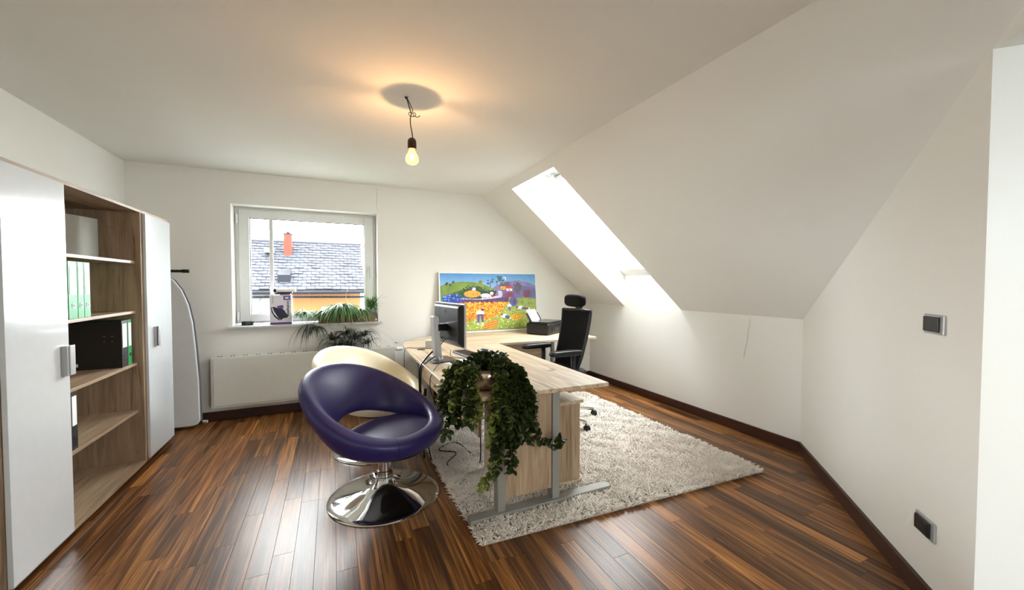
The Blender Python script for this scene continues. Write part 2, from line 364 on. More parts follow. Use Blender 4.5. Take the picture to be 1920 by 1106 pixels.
# ---- window_2 (roof window)
w2 = empty('window_2', (2.9, 3.5, 2.1), kind=S)
ds = Vector((3.445-2.257, 0, 1.604-2.586)).normalized(); ns = Vector((-ds.z, 0, ds.x)); p0 = Vector((2.257, 0, 2.586)); L = 1.541
def rbar(g, a0, a1, b0, b1, c0, c1):   # along the slope, along y, outward
    vs = []
    for c in (c0, c1):
        for a, b in ((a0, b0), (a1, b0), (a1, b1), (a0, b1)):
            q = p0+ds*a+ns*c; vs.append((q.x, b, q.z))
    g.add(vs, [(0,1,2,3),(7,6,5,4),(0,4,5,1),(1,5,6,2),(2,6,7,3),(3,7,4,0)])
g = G()
rbar(g, 0, L, SY1-.035, SY1+.0, .0, .12); rbar(g, 0, L, SY0, SY0+.035, .0, .12); rbar(g, 0, .05, SY0+.035, SY1-.035, 0, .12); rbar(g, L-.05, L, SY0+.035, SY1-.035, 0, .12)
obj('window_frame', g, M['white_paint'], w2, bevel=.004)
g = G()
rbar(g, .055, L-.055, SY1-.085, SY1-.038, .05, .10); rbar(g, .055, L-.055, SY0+.038, SY0+.085, .05, .10); rbar(g, .055, .13, SY0+.085, SY1-.085, .03, .10); rbar(g, L-.12, L-.055, SY0+.085, SY1-.085, .05, .10)
obj('window_sash', g, M['white_paint'], w2, bevel=.004)
g = G(); rbar(g, .12, L-.12, SY0+.08, SY1-.08, .075, .079); obj('pane', g, M['glass'], w2)
g = G(); rbar(g, .05, .085, SY0+.15, SY1-.10, -.03, .02); obj('ventilation_bar', g, M['alu'], w2, bevel=.005)
g = G(); rbar(g, .02, .07, SY1-.10, SY1-.04, -.05, .03); obj('hinge', g, M['white_paint'], w2, bevel=.008)
# ---- added_window_3 (unseen, added behind the camera to light jamb and room)
w3 = empty('window_3', (1.75, YR-.1, .9), kind=S)
g = G(); frame(g, 1.301, 2.099, .901, 1.899, .06, .06, .06, .06, YR-.16, YR-.1); obj('window_frame', g, M['pvc'], w3)
g = G(); g.box(1.361, 2.039, YR-.135, YR-.131, .961, 1.839); obj('pane', g, M['glass'], w3)
w4 = empty('window_4', (XL-.1, -.95, .9), kind=S)  # unseen window added in the left wall to brighten slope and diagonal wall
g = G(); xa, xb = XL-.16, XL-.1
g.box(xa, xb, -1.449, -1.389, .901, 2.049); g.box(xa, xb, -.511, -.451, .901, 2.049); g.box(xa, xb, -1.389, -.511, .901, .961); g.box(xa, xb, -1.389, -.511, 1.989, 2.049); g.box(xa, xb, -.975, -.925, .961, 1.989)
obj('window_frame', g, M['pvc'], w4)
for a, b in ((-1.389, -.975), (-.925, -.511)):
    g = G(); g.box(XL-.135, XL-.131, a, b, .961, 1.989); obj('pane', g, M['glass'], w4)
d1 = empty('door_1', (-.05, YR-.06, 0), kind=S)  # unseen door added so the chrome bases reflect something dark
g = G(); frame(g, -.549, .449, .001, 2.049, .05, .05, .001, .05, YR-.14, YR+.015); obj('door_frame', g, M['base'], d1)
g = G(); g.box(-.498, .398, YR-.08, YR-.04, .005, 1.998); dl = obj('door_leaf', g, M['base'], d1, bevel=.002)
g = G(); g.tube([(.33, YR-.04, 1.02), (.33, YR+.01, 1.02), (.22, YR+.012, 1.02)], .009, 8); obj('handle', g, M['alu'], dl, smooth=True)

# ---- floor: every strip its own board near the camera
fl = G(); fl.box(XL-.1, 3.9, YR-.1, YB+.1, -.08, -.012); floor = obj('floor', fl, M['floor_sub'], kind=S, pivot=(0, 0, 0))
PW = .0947
lens = [.42, .55, .68, .82, .98, 1.15]
pmesh = {}
def plank_g(Lp, w=PW):
    g = G(); gap = .0003; b = .0007
    x0, x1, y0, y1 = -w/2+gap, w/2-gap, -Lp/2+gap, Lp/2-gap
    g.add([(x0,y0,-.012),(x1,y0,-.012),(x1,y1,-.012),(x0,y1,-.012),
           (x0,y0,-b),(x1,y0,-b),(x1,y1,-b),(x0,y1,-b),
           (x0+b,y0+b,0),(x1-b,y0+b,0),(x1-b,y1-b,0),(x0+b,y1-b,0)],
          [(3,2,1,0),(0,1,5,4),(1,2,6,5),(2,3,7,6),(3,0,4,7),(4,5,9,8),(5,6,10,9),(6,7,11,10),(7,4,8,11),(8,9,10,11)])
    return g
planks = []
row = 0; x = -.282-PW*15+PW/2
while x < XR+.1:
    y = YR+random.uniform(-.6, 0); last = None
    while y < YB:
        Lp = random.choice([q for q in lens if q != last]); last = Lp
        planks.append((x, y+Lp/2, Lp)); y += Lp
    x += PW
def vis(pk):
    x, y, Lp = pk
    dv = Vector((x, y, 0))-camo.location; dep = dv.dot(F)
    if dep < .3: return -1
    u = 738.8*dv.dot(R1)/dep; v = -738.8*dv.dot(U1)/dep
    if abs(u) > 1040 or v > 640: return -1
    if .68 < x < 2.74 and 1.85 < y < 3.9: return -1
    if x < -1.3 or x > 3.35 or y > YB+.1 or x-y > 1.55: return -1
    return Lp*738.8**2*PW*1.34/dep**3
ranked = sorted(planks, key=vis, reverse=True)
sel = [p for p in ranked if vis(p) > 0][:300]; selset = set(sel)
for p in sel:
    k = p[2]
    if k not in pmesh:
        o = obj('plank', plank_g(k), M['floor'], floor, pivot=(0, 0, 0)); pmesh[k] = o.data
    else:
        o = bpy.data.objects.new('plank', pmesh[k]); COL.objects.link(o); o.parent = floor
    o.location = (p[0], p[1], 0)
g = G()
for p in planks:
    if p in selset: continue
    q = plank_g(p[2]); g.add([(a+p[0], b+p[1], c) for a, b, c in q.v], q.f)
obj('planks', g, M['floor'], floor, kind='stuff', pivot=(0, 0, 0))

# ================================================================= OUTSIDE
M['grass'] = mat('distant_ground', (118, 119, 116), .9, spec=.04, var=.3, vscale=.3)
M['tile'] = mat('grey_roof_tile', (43, 44, 49), .7, spec=.04, var=.3, vscale=6)
M['brick'] = mat('red_brick', (84, 38, 31), .85, spec=.04, var=.25, vscale=14)
M['render_orange'] = mat('orange_render', (92, 62, 38), .9, spec=.04)
M['render_white'] = mat('white_render', (88, 88, 86), .9, spec=.04)
M['zinc'] = mat('dark_zinc', (20, 21, 25), .5, spec=.04)
M['teal_glass'] = mat('pale_teal_glass', (66, 80, 82), .2)
g = G(); g.box(-40, 40, 5.2, 70, -5.2, -5); obj('ground', g, M['grass'], kind=S)
g = G(); g.box(-40, 40, -40, YR-.4, -5.2, -5); obj('ground', g, M['grass'], kind=S)
g = G(); g.box(-40, XL-.4, YR-.4, 5.2, -5.2, -5); obj('ground', g, M['grass'], kind=S)
hs = empty('neighbour_house', (-1.5, 16.5, -5), label='neighbouring house with a grey tiled roof seen through the window', cat='house')
g = G(); g.prism([(15.0, -5), (15.0, 1.15), (17, 2.75), (19.3, .9), (19.3, -5)], 'x', -8, .9)
obj('wall', g, M['render_white'], hs)
g = G(); g.box(-1.25, .9, 14.97, 15.0, -3, 1.05); obj('orange_wall', g, M['render_orange'], hs)
g = G(); a = Vector((0, 14.5, 1.13)); b = Vector((0, 17.0, 2.87)); dn = (b-a).normalized(); nn = Vector((0, -dn.z, dn.y))
g.prism([(14.5, 1.05), (17.0, 2.79), (19.6, .98), (19.6, 1.06), (17.0, 2.87), (14.5, 1.12)], 'x', -8.2, 1.04)
obj('roof', g, M['zinc'], hs)
g = G(); rows = 17; st = (b-a).length/rows
for i in range(rows):
    xx = -6.5+(.13 if i % 2 else 0)
    while xx < 1.0:
        wd_ = min(.26, 1.05-xx); jit = random.uniform(-.025, .025); h0 = random.uniform(.03, .055)
        q0 = a+dn*(i*st+jit)+nn*h0; q1 = a+dn*((i+1.15)*st)+nn*.012
        q0b = a+dn*(i*st+jit)+nn*(h0-.035); q1b = a+dn*((i+1.15)*st)
        g.add([(xx, q0.y, q0.z), (xx+wd_-.012, q0.y, q0.z-.008), (xx+wd_-.012, q1.y, q1.z), (xx, q1.y, q1.z), (xx, q0b.y, q0b.z), (xx+wd_-.012, q0b.y, q0b.z), (xx+wd_-.012, q1b.y, q1b.z), (xx, q1b.y, q1b.z)],
              [(0,1,2,3),(4,7,6,5),(0,4,5,1),(1,5,6,2),(2,6,7,3),(3,7,4,0)])
        xx += .26
obj('roof_tiles', g, M['tile'], hs, kind='stuff')
g = G(); g.tube([(-8, 17, 2.9), (1.06, 17, 2.9)], .05, 8); obj('ridge', g, M['tile'], hs)
g = G(); g.tube([(-8, 14.42, 1.05), (1.1, 14.42, 1.05)], .055, 8); obj('gutter', g, M['zinc'], hs)
ch = G(); ch.box(-1.56, -1.32, 16.2, 16.6, 2.2, 3.1)
cho = obj('chimney', ch, M['brick'], hs)
g = G()
for i in range(11):
    z = 2.42+i*.062
    for s_ in (0, 1): g.box(-1.566+s_*.126, -1.566+.122+s_*.126, 16.19, 16.22, z, z+.05)
obj('bricks', g, M['brick'], cho, kind='stuff')
g = G(); g.box(-1.58, -1.30, 16.18, 16.62, 3.1, 3.13); g.tube([(-1.44, 16.4, 3.13), (-1.44, 16.4, 3.2)], .06, 8); obj('chimney_cap', g, M['zinc'], cho)
g = G(); g.box(-2.15, -1.86, 16.05, 16.3, 2.42, 2.58); obj('roof_hatch', g, M['render_white'], hs)
g = G(); g.prism([(14.8, 1.3), (15.3, 1.66), (15.3, 1.8), (14.8, 1.62)], 'x', -1.62, -1.26); obj('dormer', g, M['zinc'], hs)
for a_, b_, c_, d_ in ((-.35, .1, -.1, .55), (.5, .75, -.3, .5)):
    g = G(); g.box(a_, b_, 14.93, 14.98, c_, d_); obj('window', g, M['render_white'], hs)
g = G(); g.box(-2.35, -1.85, 14.93, 14.98, -.1, .62); wn_ = obj('window', g, M['teal_glass'], hs)
g = G(); g.box(-2.12, -2.08, 14.90, 14.93, -.1, .62); g.box(-2.40, -2.35, 14.9, 14.93, -.1, .62); g.box(-1.85, -1.8, 14.9, 14.93, -.1, .62); obj('window_frame', g, M['render_white'], wn_)
g = G(); g.tube([(-.74, 17, 2.9), (-.74, 17, 3.62)], .012, 6); g.tube([(-.80, 17, 3.1), (-.68, 17, 3.1)], .01, 6); obj('antenna', g, M['zinc'], hs)
rl = G(); rl.tube([(-.93, 5.06, 1.195), (.5, 5.06, 1.178)], .014, 10); 
rl.tube([(-.93, 5.06, 1.195), (-.93, 4.99, 1.195)], .012, 8); rl.tube([(.5, 5.06, 1.178), (.5, 4.99, 1.178)], .012, 8)
M['rail'] = mat('grey_galvanised_rail', (34, 35, 38), .8, spec=.04)
tag(obj('guard_rail', rl, M['rail'], smooth='auto'), 'horizontal grey metal guard rail outside the window', 'railing')

# ================================================================= CABINETS
CX = -1.256
def binder(name, x0, y0, w, z0, m, label, grp, h=.318, depth=.285, lab=True, lab_h=(.42, .93)):
    t = empty(name, (x0-depth/2, y0+w/2, z0), label=label, cat='folder', group=grp)
    g = G(); x1 = x0-depth
    g.box(x1, x0, y0, y0+.003, z0, z0+h); g.box(x1, x0, y0+w-.003, y0+w, z0, z0+h); g.box(x0-.003, x0, y0+.003, y0+w-.003, z0, z0+h)
    obj('cover', g, m, t, bevel=.001)
    g = G(); g.box(x1+.02, x0-.03, y0+.006, y0+w*.6, z0+.008, z0+h-.02); obj('sheets', g, M['paper'], t)
    if lab:
        g = G(); g.box(x0, x0+.0012, y0+w*.14, y0+w*.86, z0+h*lab_h[0], z0+h*lab_h[1]); obj('spine_label', g, M['label_paper'], t)
    g = G(); c = (x0+.001, y0+w/2, z0+h*.23)
    g.tube([(x0-.002, c[1], c[2]), (x0+.0025, c[1], c[2])], .0135, 20); ro = obj('finger_ring', g, M['ring'], t, smooth='auto')
    g = G(); g.tube([(x0+.0024, c[1], c[2]), (x0+.0032, c[1], c[2])], .0105, 20); obj('finger_hole', g, M['ink'], ro)
    return t
ca = empty('open_shelf_cabinet', (-1.47, 3.03, 0), label='tall sand oak cabinet, glossy white door on the left, open shelves on the right', cat='cabinet')
cbk, cf = XL+.004, CX
Y0, Y1, Y2, Y3 = 2.345, 2.785, 3.722, 4.215
T = .019; ZT = 1.868; ZB = .03
g = G(); g.box(cbk, cf, Y0, Y0+T, ZB, ZT-T); obj('side_panel', g, M['coak_z'], ca, bevel=.001)
g = G(); g.box(cbk, cf, Y1-.002, Y1+T, ZB+T, ZT-T); obj('partition', g, M['coak_z'], ca, bevel=.001)
g = G(); g.box(cbk, cf, Y2-T, Y2, ZB, ZT-T); obj('side_panel', g, M['coak_z'], ca, bevel=.001)
g = G(); g.box(cbk, cf+.003, Y0, Y2, ZT-T, ZT); obj('top_panel', g, M['coak_y'], ca, bevel=.0015)
g = G(); g.box(cbk, cf+.003, Y0+T, Y2-T, ZB, ZB+T); obj('bottom_panel', g, M['coak_y'], ca, bevel=.0015)
g = G(); g.box(cbk, cbk+.006, Y0+T, Y2-T, ZB+T, ZT-T); obj('back_panel', g, M['coak_z'], ca)
for z in (1.500, 1.143, .768, .424):
    g = G(); g.box(cbk+.006, cf-.035, Y1+T, Y2-T, z-T, z); obj('shelf', g, M['coak_y'], ca, bevel=.0015)
g = G(); g.box(cf+.002, cf+.02, Y0+.004, Y1-.004, ZB+T+.003, ZT-T-.003); dr = obj('door', g, M['door'], ca, bevel=.0015)
g = G(); g.box(cf+.02, cf+.045, Y1-.075, Y1-.018, .875, 1.025); g.box(cf+.036, cf+.05, Y1-.062, Y1-.018, .875, 1.025); obj('handle', g, M['alu'], dr, bevel=.002)
for yy in (Y0+.05, Y1, Y2-.06):
    g = G(); g.lathe([(.022, 0), (.018, ZB)], (cf-.06, yy, 0), 14); obj('foot', g, M['black'], ca)
    g = G(); g.lathe([(.022, 0), (.018, ZB)], (cbk+.06, yy, 0), 14); obj('foot', g, M['black'], ca)
cb = empty('narrow_closet', (-1.47, 3.97, 0), label='narrow tall closet with glossy white door next to the ironing board', cat='cabinet')
g = G(); g.box(cbk, cf, Y2+.004, Y2+T, ZB, ZT-T); obj('side_panel', g, M['coak_z'], cb, bevel=.001)
g = G(); g.box(cbk, cf, Y3-T, Y3, ZB, ZT-T); obj('side_panel', g, M['coak_z'], cb, bevel=.001)
g = G(); g.box(cbk, cf+.003, Y2+.004, Y3, ZT-T, ZT); obj('top_panel', g, M['coak_y'], cb, bevel=.0015)
g = G(); g.box(cbk, cf+.003, Y2+T, Y3-T, ZB, ZB+T); obj('bottom_panel', g, M['coak_y'], cb, bevel=.0015)
g = G(); g.box(cf+.002, cf+.02, Y2+.012, Y3-.008, ZB+T+.003, ZT-T-.003); dr = obj('door', g, M['door'], cb, bevel=.0015)
g = G(); g.box(cf+.02, cf+.045, Y2+.115, Y2+.165, .865, 1.012); g.box(cf+.036, cf+.05, Y2+.115, Y2+.15, .865, 1.012); obj('handle', g, M['alu'], dr, bevel=.002)
for yy in (Y2+.05, Y3-.05):
    g = G(); g.lathe([(.022, 0), (.018, ZB)], (cf-.06, yy, 0), 14); obj('foot', g, M['black'], cb)
    g = G(); g.lathe([(.022, 0), (.018, ZB)], (cbk+.06, yy, 0), 14); obj('foot', g, M['black'], cb)
gb = 'ring binders on the open shelves'
binder('ring_binder', -1.30, 2.935, .082, 1.1435, M['green_card'], 'wide green ring binder, leftmost of the three standing green ones', gb)
binder('ring_binder', -1.30, 3.022, .058, 1.1435, M['green_card'], 'green ring binder in the middle of the three green ones', gb)
binder('ring_binder', -1.30, 3.084, .062, 1.1435, M['green_card'], 'green ring binder, rightmost of the three on the second shelf', gb)
bb = binder('ring_binder', -1.30, 3.51, .082, .7685, M['black_card'], 'large black ring binder showing its side, beside a green one', gb)
g = G(); g.box(-1.57, -1.52, 3.509, 3.510, .79, .81); obj('sticker', g, M['label_paper'], bb)
for dx in (-.09, -.05):
    for dz in (.2, .235):
        g = G(); g.ell((-1.30+dx-.0, 3.509, .7685+dz-.02), (.006, .002, .003), 10, 6); obj('rivet', g, M['ring'], bb)
binder('ring_binder', -1.30, 3.598, .055, .7685, M['green_card'], 'slim green ring binder right of the black binder on the middle shelf', gb)
binder('ring_binder', -1.30, 2.925, .056, .4245, M['black_card'], 'black ring binder alone on the lowest board at the left', gb)
mb = empty('mirrored_box', (-1.55, 3.46, 1.5005), math.radians(-17), label='smoky mirror-fronted box on the top shelf', cat='box')
g = G(); g.box(-.09, .085, -.135, .135, 0, .272); obj('body', g, M['black_gloss'], mb, bevel=.003, local=True)
g = G(); g.box(.085, .090, -.134, .134, .002, .270); obj('mirror_front', g, M['mirror'], mb, bevel=.001, local=True)

# ================================================================= IRONING BOARD
ib = empty('ironing_board', (-1.33, 4.5, 0), label='folded ironing board with light grey cover standing behind the closet', cat='ironing board')
def board_pts(cx, s, dz=0):
    pts = []
    for a in range(0, 91, 10):      # bottom right rounded
        t = math.radians(a-90); pts.append((cx+.20*s-.06+.06*math.cos(t), .09+.06*math.sin(t)+dz))
    pts += [(cx+.195*s, .45), (cx+.178*s, .75), (cx+.16*s, .98), (cx+.13*s, 1.15), (cx+.085*s, 1.28), (cx+.03*s, 1.37), (cx-.03*s, 1.415)]
    pts += [(cx-.09*s, 1.41), (cx-.14*s, 1.34), (cx-.17*s, 1.2), (cx-.19*s, .98), (cx-.2*s, .6), (cx-.2*s, .09)]
    for a in range(10, 91, 20):
        t = math.radians(180+a); pts.append((cx-.2*s+.06+.06*math.cos(t), .09+.06*math.sin(t)+dz))
    return pts
g = G(); g.prism(board_pts(-1.325, 1), 'y', 4.47, 4.495); obj('board_cover', g, M['board_cloth'], ib, bevel=.009, seg=3, smooth='auto')
g = G(); g.prism(board_pts(-1.318, 1.02), 'y', 4.495, 4.507); obj('felt_edge', g, M['lace'], ib, bevel=.003)
g = G(); g.tube([(-1.35, 4.54, .05), (-1.34, 4.54, 1.452)], .011, 10); g.tube([(-1.37, 4.565, 1.3), (-1.36, 4.565, .08)], .011, 10); obj('folded_legs', g, M['dark_metal'], ib, smooth='auto')
g = G(); g.tube([(-1.50, 4.54, 1.452), (-1.25, 4.54, 1.452)], .013, 12); fb = obj('foot_bar', g, M['black'], ib, smooth='auto')
g = G(); g.tube([(-1.25, 4.54, 1.452), (-1.20, 4.54, 1.452)], .0165, 12); obj('rubber_cap', g, M['black_gloss'], fb, smooth='auto')
g = G(); g.tube([(-1.50, 4.565, .075), (-1.11, 4.50, .055)], .011, 12); fb = obj('foot_bar', g, M['black'], ib, smooth='auto')
g = G(); g.tube([(-1.11, 4.50, .055), (-1.075, 4.494, .052)], .0135, 12); obj('rubber_cap', g, M['cable_w'], fb, smooth='auto')

# ================================================================= RADIATOR
rd = empty('radiator', (-.21, 4.6, .148), label='long low white panel radiator on the wall under the window', cat='radiator')
RX0, RX1, RZ0, RZ1 = -1.058, .63, .148, .632
g = G(); g.box(RX0, RX1, 4.552, 4.665, RZ0, RZ1); obj('casing', g, M['radiator'], rd, bevel=.003)
g = G(); g.box(RX0+.022, RX1-.022, 4.546, 4.552, RZ0+.02, RZ1-.012); obj('front_panel', g, M['radiator'], rd, bevel=.002)
g = G()
n = 16
for i in range(n):
    xx = RX0+.06+(RX1-RX0-.12)*i/(n-1)
    for k in (-.012, .012): g.box(xx+k-.004, xx+k+.004, 4.57, 4.645, RZ1-.001, RZ1+.0015)
obj('vent_slots', g, M['slot'], rd, kind='stuff')
g = G(); g.box(RX0, RX1, 4.56, 4.562, RZ1, RZ1+.004); g.box(RX0, RX1, 4.655, 4.657, RZ1, RZ1+.004); obj('grille_edge', g, M['white_paint'], rd)
for xx in (-.8, .35):
    g = G(); g.box(xx, xx+.03, 4.665, YB, .25, .55); obj('bracket', g, M['radiator'], rd)
g = G(); g.tube([(.63, 4.6, .60), (.652, 4.6, .60)], .014, 12); g.tube([(.652, 4.6, .60), (.655, 4.6, .60), (.712, 4.6, .60), (.72, 4.6, .60)], [.02, .025, .022, .016], 16)
obj('thermostat_valve', g, M['white_paint'], rd, smooth='auto')

# ================================================================= DESK
ZD = .735
dk = empty('desk', (1.08, 2.8, 0), label='oak L-shaped main desk wing carrying the monitor and trailing plant', cat='desk')
g = G(); g.prism([(.604, 1.965), (1.541, 1.942), (1.528, 3.683), (.614, 3.683)], 'z', ZD-.026, ZD); obj('desktop', g, M['oak_y'], dk, bevel=.004, seg=3)
ry = 2.03
for xx in (.856, 1.21):
    g = G(); g.box(xx-.024, xx+.024, ry-.016, ry+.016, .052, ZD-.026); lg = obj('leg', g, M['steel_paint'], dk, bevel=.002)
    g = G(); g.box(xx-.024, xx-.018, ry+.017, ry+.045, .052, ZD-.026); obj('leg_flange', g, M['steel_paint'], lg)
    for z in (.2, .56):
        g = G(); g.ell((xx+.026 if xx < 1 else xx-.026, ry, z), (.004, .005, .005), 8, 6); obj('screw', g, M['ring'], lg)
g = G(); g.prism([(.668, ry-.033), (1.60, ry-.033), (1.62, ry), (1.60, ry+.033), (.668, ry+.033)], 'z', .026, .052); obj('foot_bar', g, M['steel_paint'], dk, bevel=.002)
g = G(); g.box(.884, 1.03, ry-.004, ry+.014, .115, ZD-.028); obj('end_panel', g, M['oak_z'], dk)
g = G(); g.box(1.0305, 1.184, ry-.004, ry+.014, .115, ZD-.028); obj('end_panel', g, M['oak_z'], dk)
g = G(); g.box(.744, .762, 2.06, 3.62, .585, ZD-.028); obj('modesty_panel', g, M['oak_side'], dk, bevel=.001)
g = G(); g.box(.734, .752, 2.06, 3.62, .48, .584); obj('modesty_panel', g, M['oak_side'], dk, bevel=.001)
for xx in (.80,):
    g = G(); g.box(xx-.024, xx+.024, 3.55, 3.582, .052, ZD-.026); obj('leg', g, M['steel_paint'], dk, bevel=.002)
g = G(); g.box(.668, 1.5, 3.535, 3.60, .026, .052); obj('foot_bar', g, M['steel_paint'], dk, bevel=.002)
for x_ in (.85, 1.45):
    g = G(); g.tube([(x_, 2.05, ZD-.045), (x_, 3.6, ZD-.045)], .014, 8); obj('frame_rail', g, M['steel_paint'], dk)

rt = empty('side_desk', (1.7, 4.1, 0), label='oak side desk along the wall carrying painting and printer', cat='desk')
g = G(); g.prism([(.614, 3.6845), (2.742, 3.684), (2.742, 4.60), (1.15, 4.60), (.98, 4.5), (.69, 4.24), (.632, 4.0)], 'z', ZD-.026, ZD); obj('desktop', g, M['oak_x'], rt, bevel=.004, seg=3)
g = G(); g.box(1.1, 2.45, 4.40, 4.418, .30, ZD-.028); obj('modesty_panel', g, M['oak_x'], rt, bevel=.001)
for xx in (2.55,):
    for yy in (3.95, 4.35):
        g = G(); g.box(xx-.02, xx+.02, yy-.02, yy+.02, .026, ZD-.026); obj('leg', g, M['steel_paint'], rt, bevel=.002)
    g = G(); g.box(xx-.03, xx+.03, 3.75, 4.55, 0, .026); obj('foot_bar', g, M['steel_paint'], rt, bevel=.002)
for xx, yy in ((.8, 4.05), (1.0, 4.38)):
    g = G(); g.lathe([(.03, 0), (.025, .01), (.025, ZD-.026)], (xx, yy, 0), 16); obj('leg', g, M['steel_paint'], rt, smooth='auto')

pd = empty('drawer_pedestal', (1.23, 2.4, .03), label='oak drawer pedestal standing on the rug under the desk', cat='drawer unit')
g = G(); g.box(.985, 1.482, 2.165, 2.60, .052, .555); obj('body', g, M['oak_z'], pd, bevel=.0015)
g = G(); g.box(.965, 1.50, 2.15, 2.615, .555, .577); obj('top_panel', g, M['oak_y'], pd, bevel=.002)
g = G(); g.box(.975, 1.50, 2.15, 2.615, .03, .052); obj('bottom_panel', g, M['oak_y'], pd, bevel=.002)
for z0, z1 in ((.06, .21), (.216, .38), (.386, .549)):
    g = G(); g.box(.967, .985, 2.17, 2.595, z0, z1); dd = obj('drawer', g, M['oak_side'], pd, bevel=.0015)
    g = G(); g.box(.957, .967, 2.33, 2.44, z1-.03, z1-.018); obj('handle', g, M['alu'], dd)

# ================================================================= RUG
rg = empty('shag_rug', (1.72, 2.88, 0), label='thick cream-beige shag rug under the desk and office chair', cat='rug')
RQ = np.array([[.675, 1.855], [2.765, 1.775], [2.76, 3.97], [.68, 4.0]])
g = G(); g.prism([tuple(q) for q in RQ], 'z', 0, .012); obj('backing', g, M['rug_base'], rg, bevel=.004)
N = 84000
uv = rng.random((N, 2)); uu = uv[:, :1]; vv = uv[:, 1:]
wob = .012*np.sin(uv[:, 0]*37)+.008*np.sin(uv[:, 0]*91+1)
base = (RQ[0]*(1-uu)+RQ[1]*uu)*(1-vv)+(RQ[3]*(1-uu)+RQ[2]*uu)*vv
edge = np.minimum.reduce([uv[:, 0], 1-uv[:, 0], uv[:, 1], 1-uv[:, 1]])*2.1
ctr = RQ.mean(0); outd = base-ctr
k = (np.abs(base[:, 1]-ry) < .04) & (base[:, 0] > .66) & (base[:, 0] < 1.62)
k |= (base[:, 0] > .975) & (base[:, 0] < 1.50) & (base[:, 1] > 2.15) & (base[:, 1] < 2.615)
k |= (np.abs(base[:, 1]-3.567) < .04) & (base[:, 0] < 1.5)
keep = ~k; base = base[keep]; edge = edge[keep]; uv = uv[keep]; N = len(base)
h = (.028+.018*rng.random(N))*(.85+.25*np.sin(base[:, 0]*23+2*np.sin(base[:, 1]*17))*.5)
ang = rng.random(N)*2*PI; cl_ = np.sin(base[:, 0]*61+3*np.sin(base[:, 1]*29))+np.cos(base[:, 1]*53+2*np.sin(base[:, 0]*31))
ang = np.where(rng.random(N) < .6, cl_*2.2+rng.normal(0, .5, N), ang)
lean = .016+.024*rng.random(N)
dx = np.cos(ang)*lean; dy = np.sin(ang)*lean
em = edge < .03
# pile at the rim leans outwards
side = np.argmin(np.stack([uv[:, 1], 1-uv[:, 0], 1-uv[:, 1], uv[:, 0]]), 0)
ox = np.array([0, 1, 0, -1])[side]; oy = np.array([-1, 0, 1, 0])[side]
dx = np.where(em, dx*.8+ox*.012, dx); dy = np.where(em, dy*.8+oy*.012, dy); h = np.where(em, h*.75, h)
rad = .0042+.0026*rng.random(N)
pts = np.zeros((N, 9, 3)); 
for lv, (t, rs, bz) in enumerate(((0, .8, 0), (.55, 1.1, .62), (1, .6, 1))):
    for s_ in range(3):
        a_ = 2*PI*s_/3+ang
        pts[:, lv*3+s_, 0] = base[:, 0]+dx*t**1.5+np.cos(a_)*rad*rs
        pts[:, lv*3+s_, 1] = base[:, 1]+dy*t**1.5+np.sin(a_)*rad*rs
        pts[:, lv*3+s_, 2] = .008+h*bz
pts[:, :, 0] -= 1.72; pts[:, :, 1] -= 2.88
ff = []
for lv in (0, 1):
    for s_ in range(3): a_, b_ = lv*3+s_, lv*3+(s_+1) % 3; ff += [(a_, b_, b_+3), (a_, b_+3, a_+3)]
ff += [(6, 7, 8)]
ff = np.array(ff)
FF = (ff[None]+(np.arange(N)*9)[:, None, None]).reshape(-1, 3)
fastmesh('pile', pts.reshape(-1, 3), FF, M['pile'], rg, smooth=True, kind='stuff')

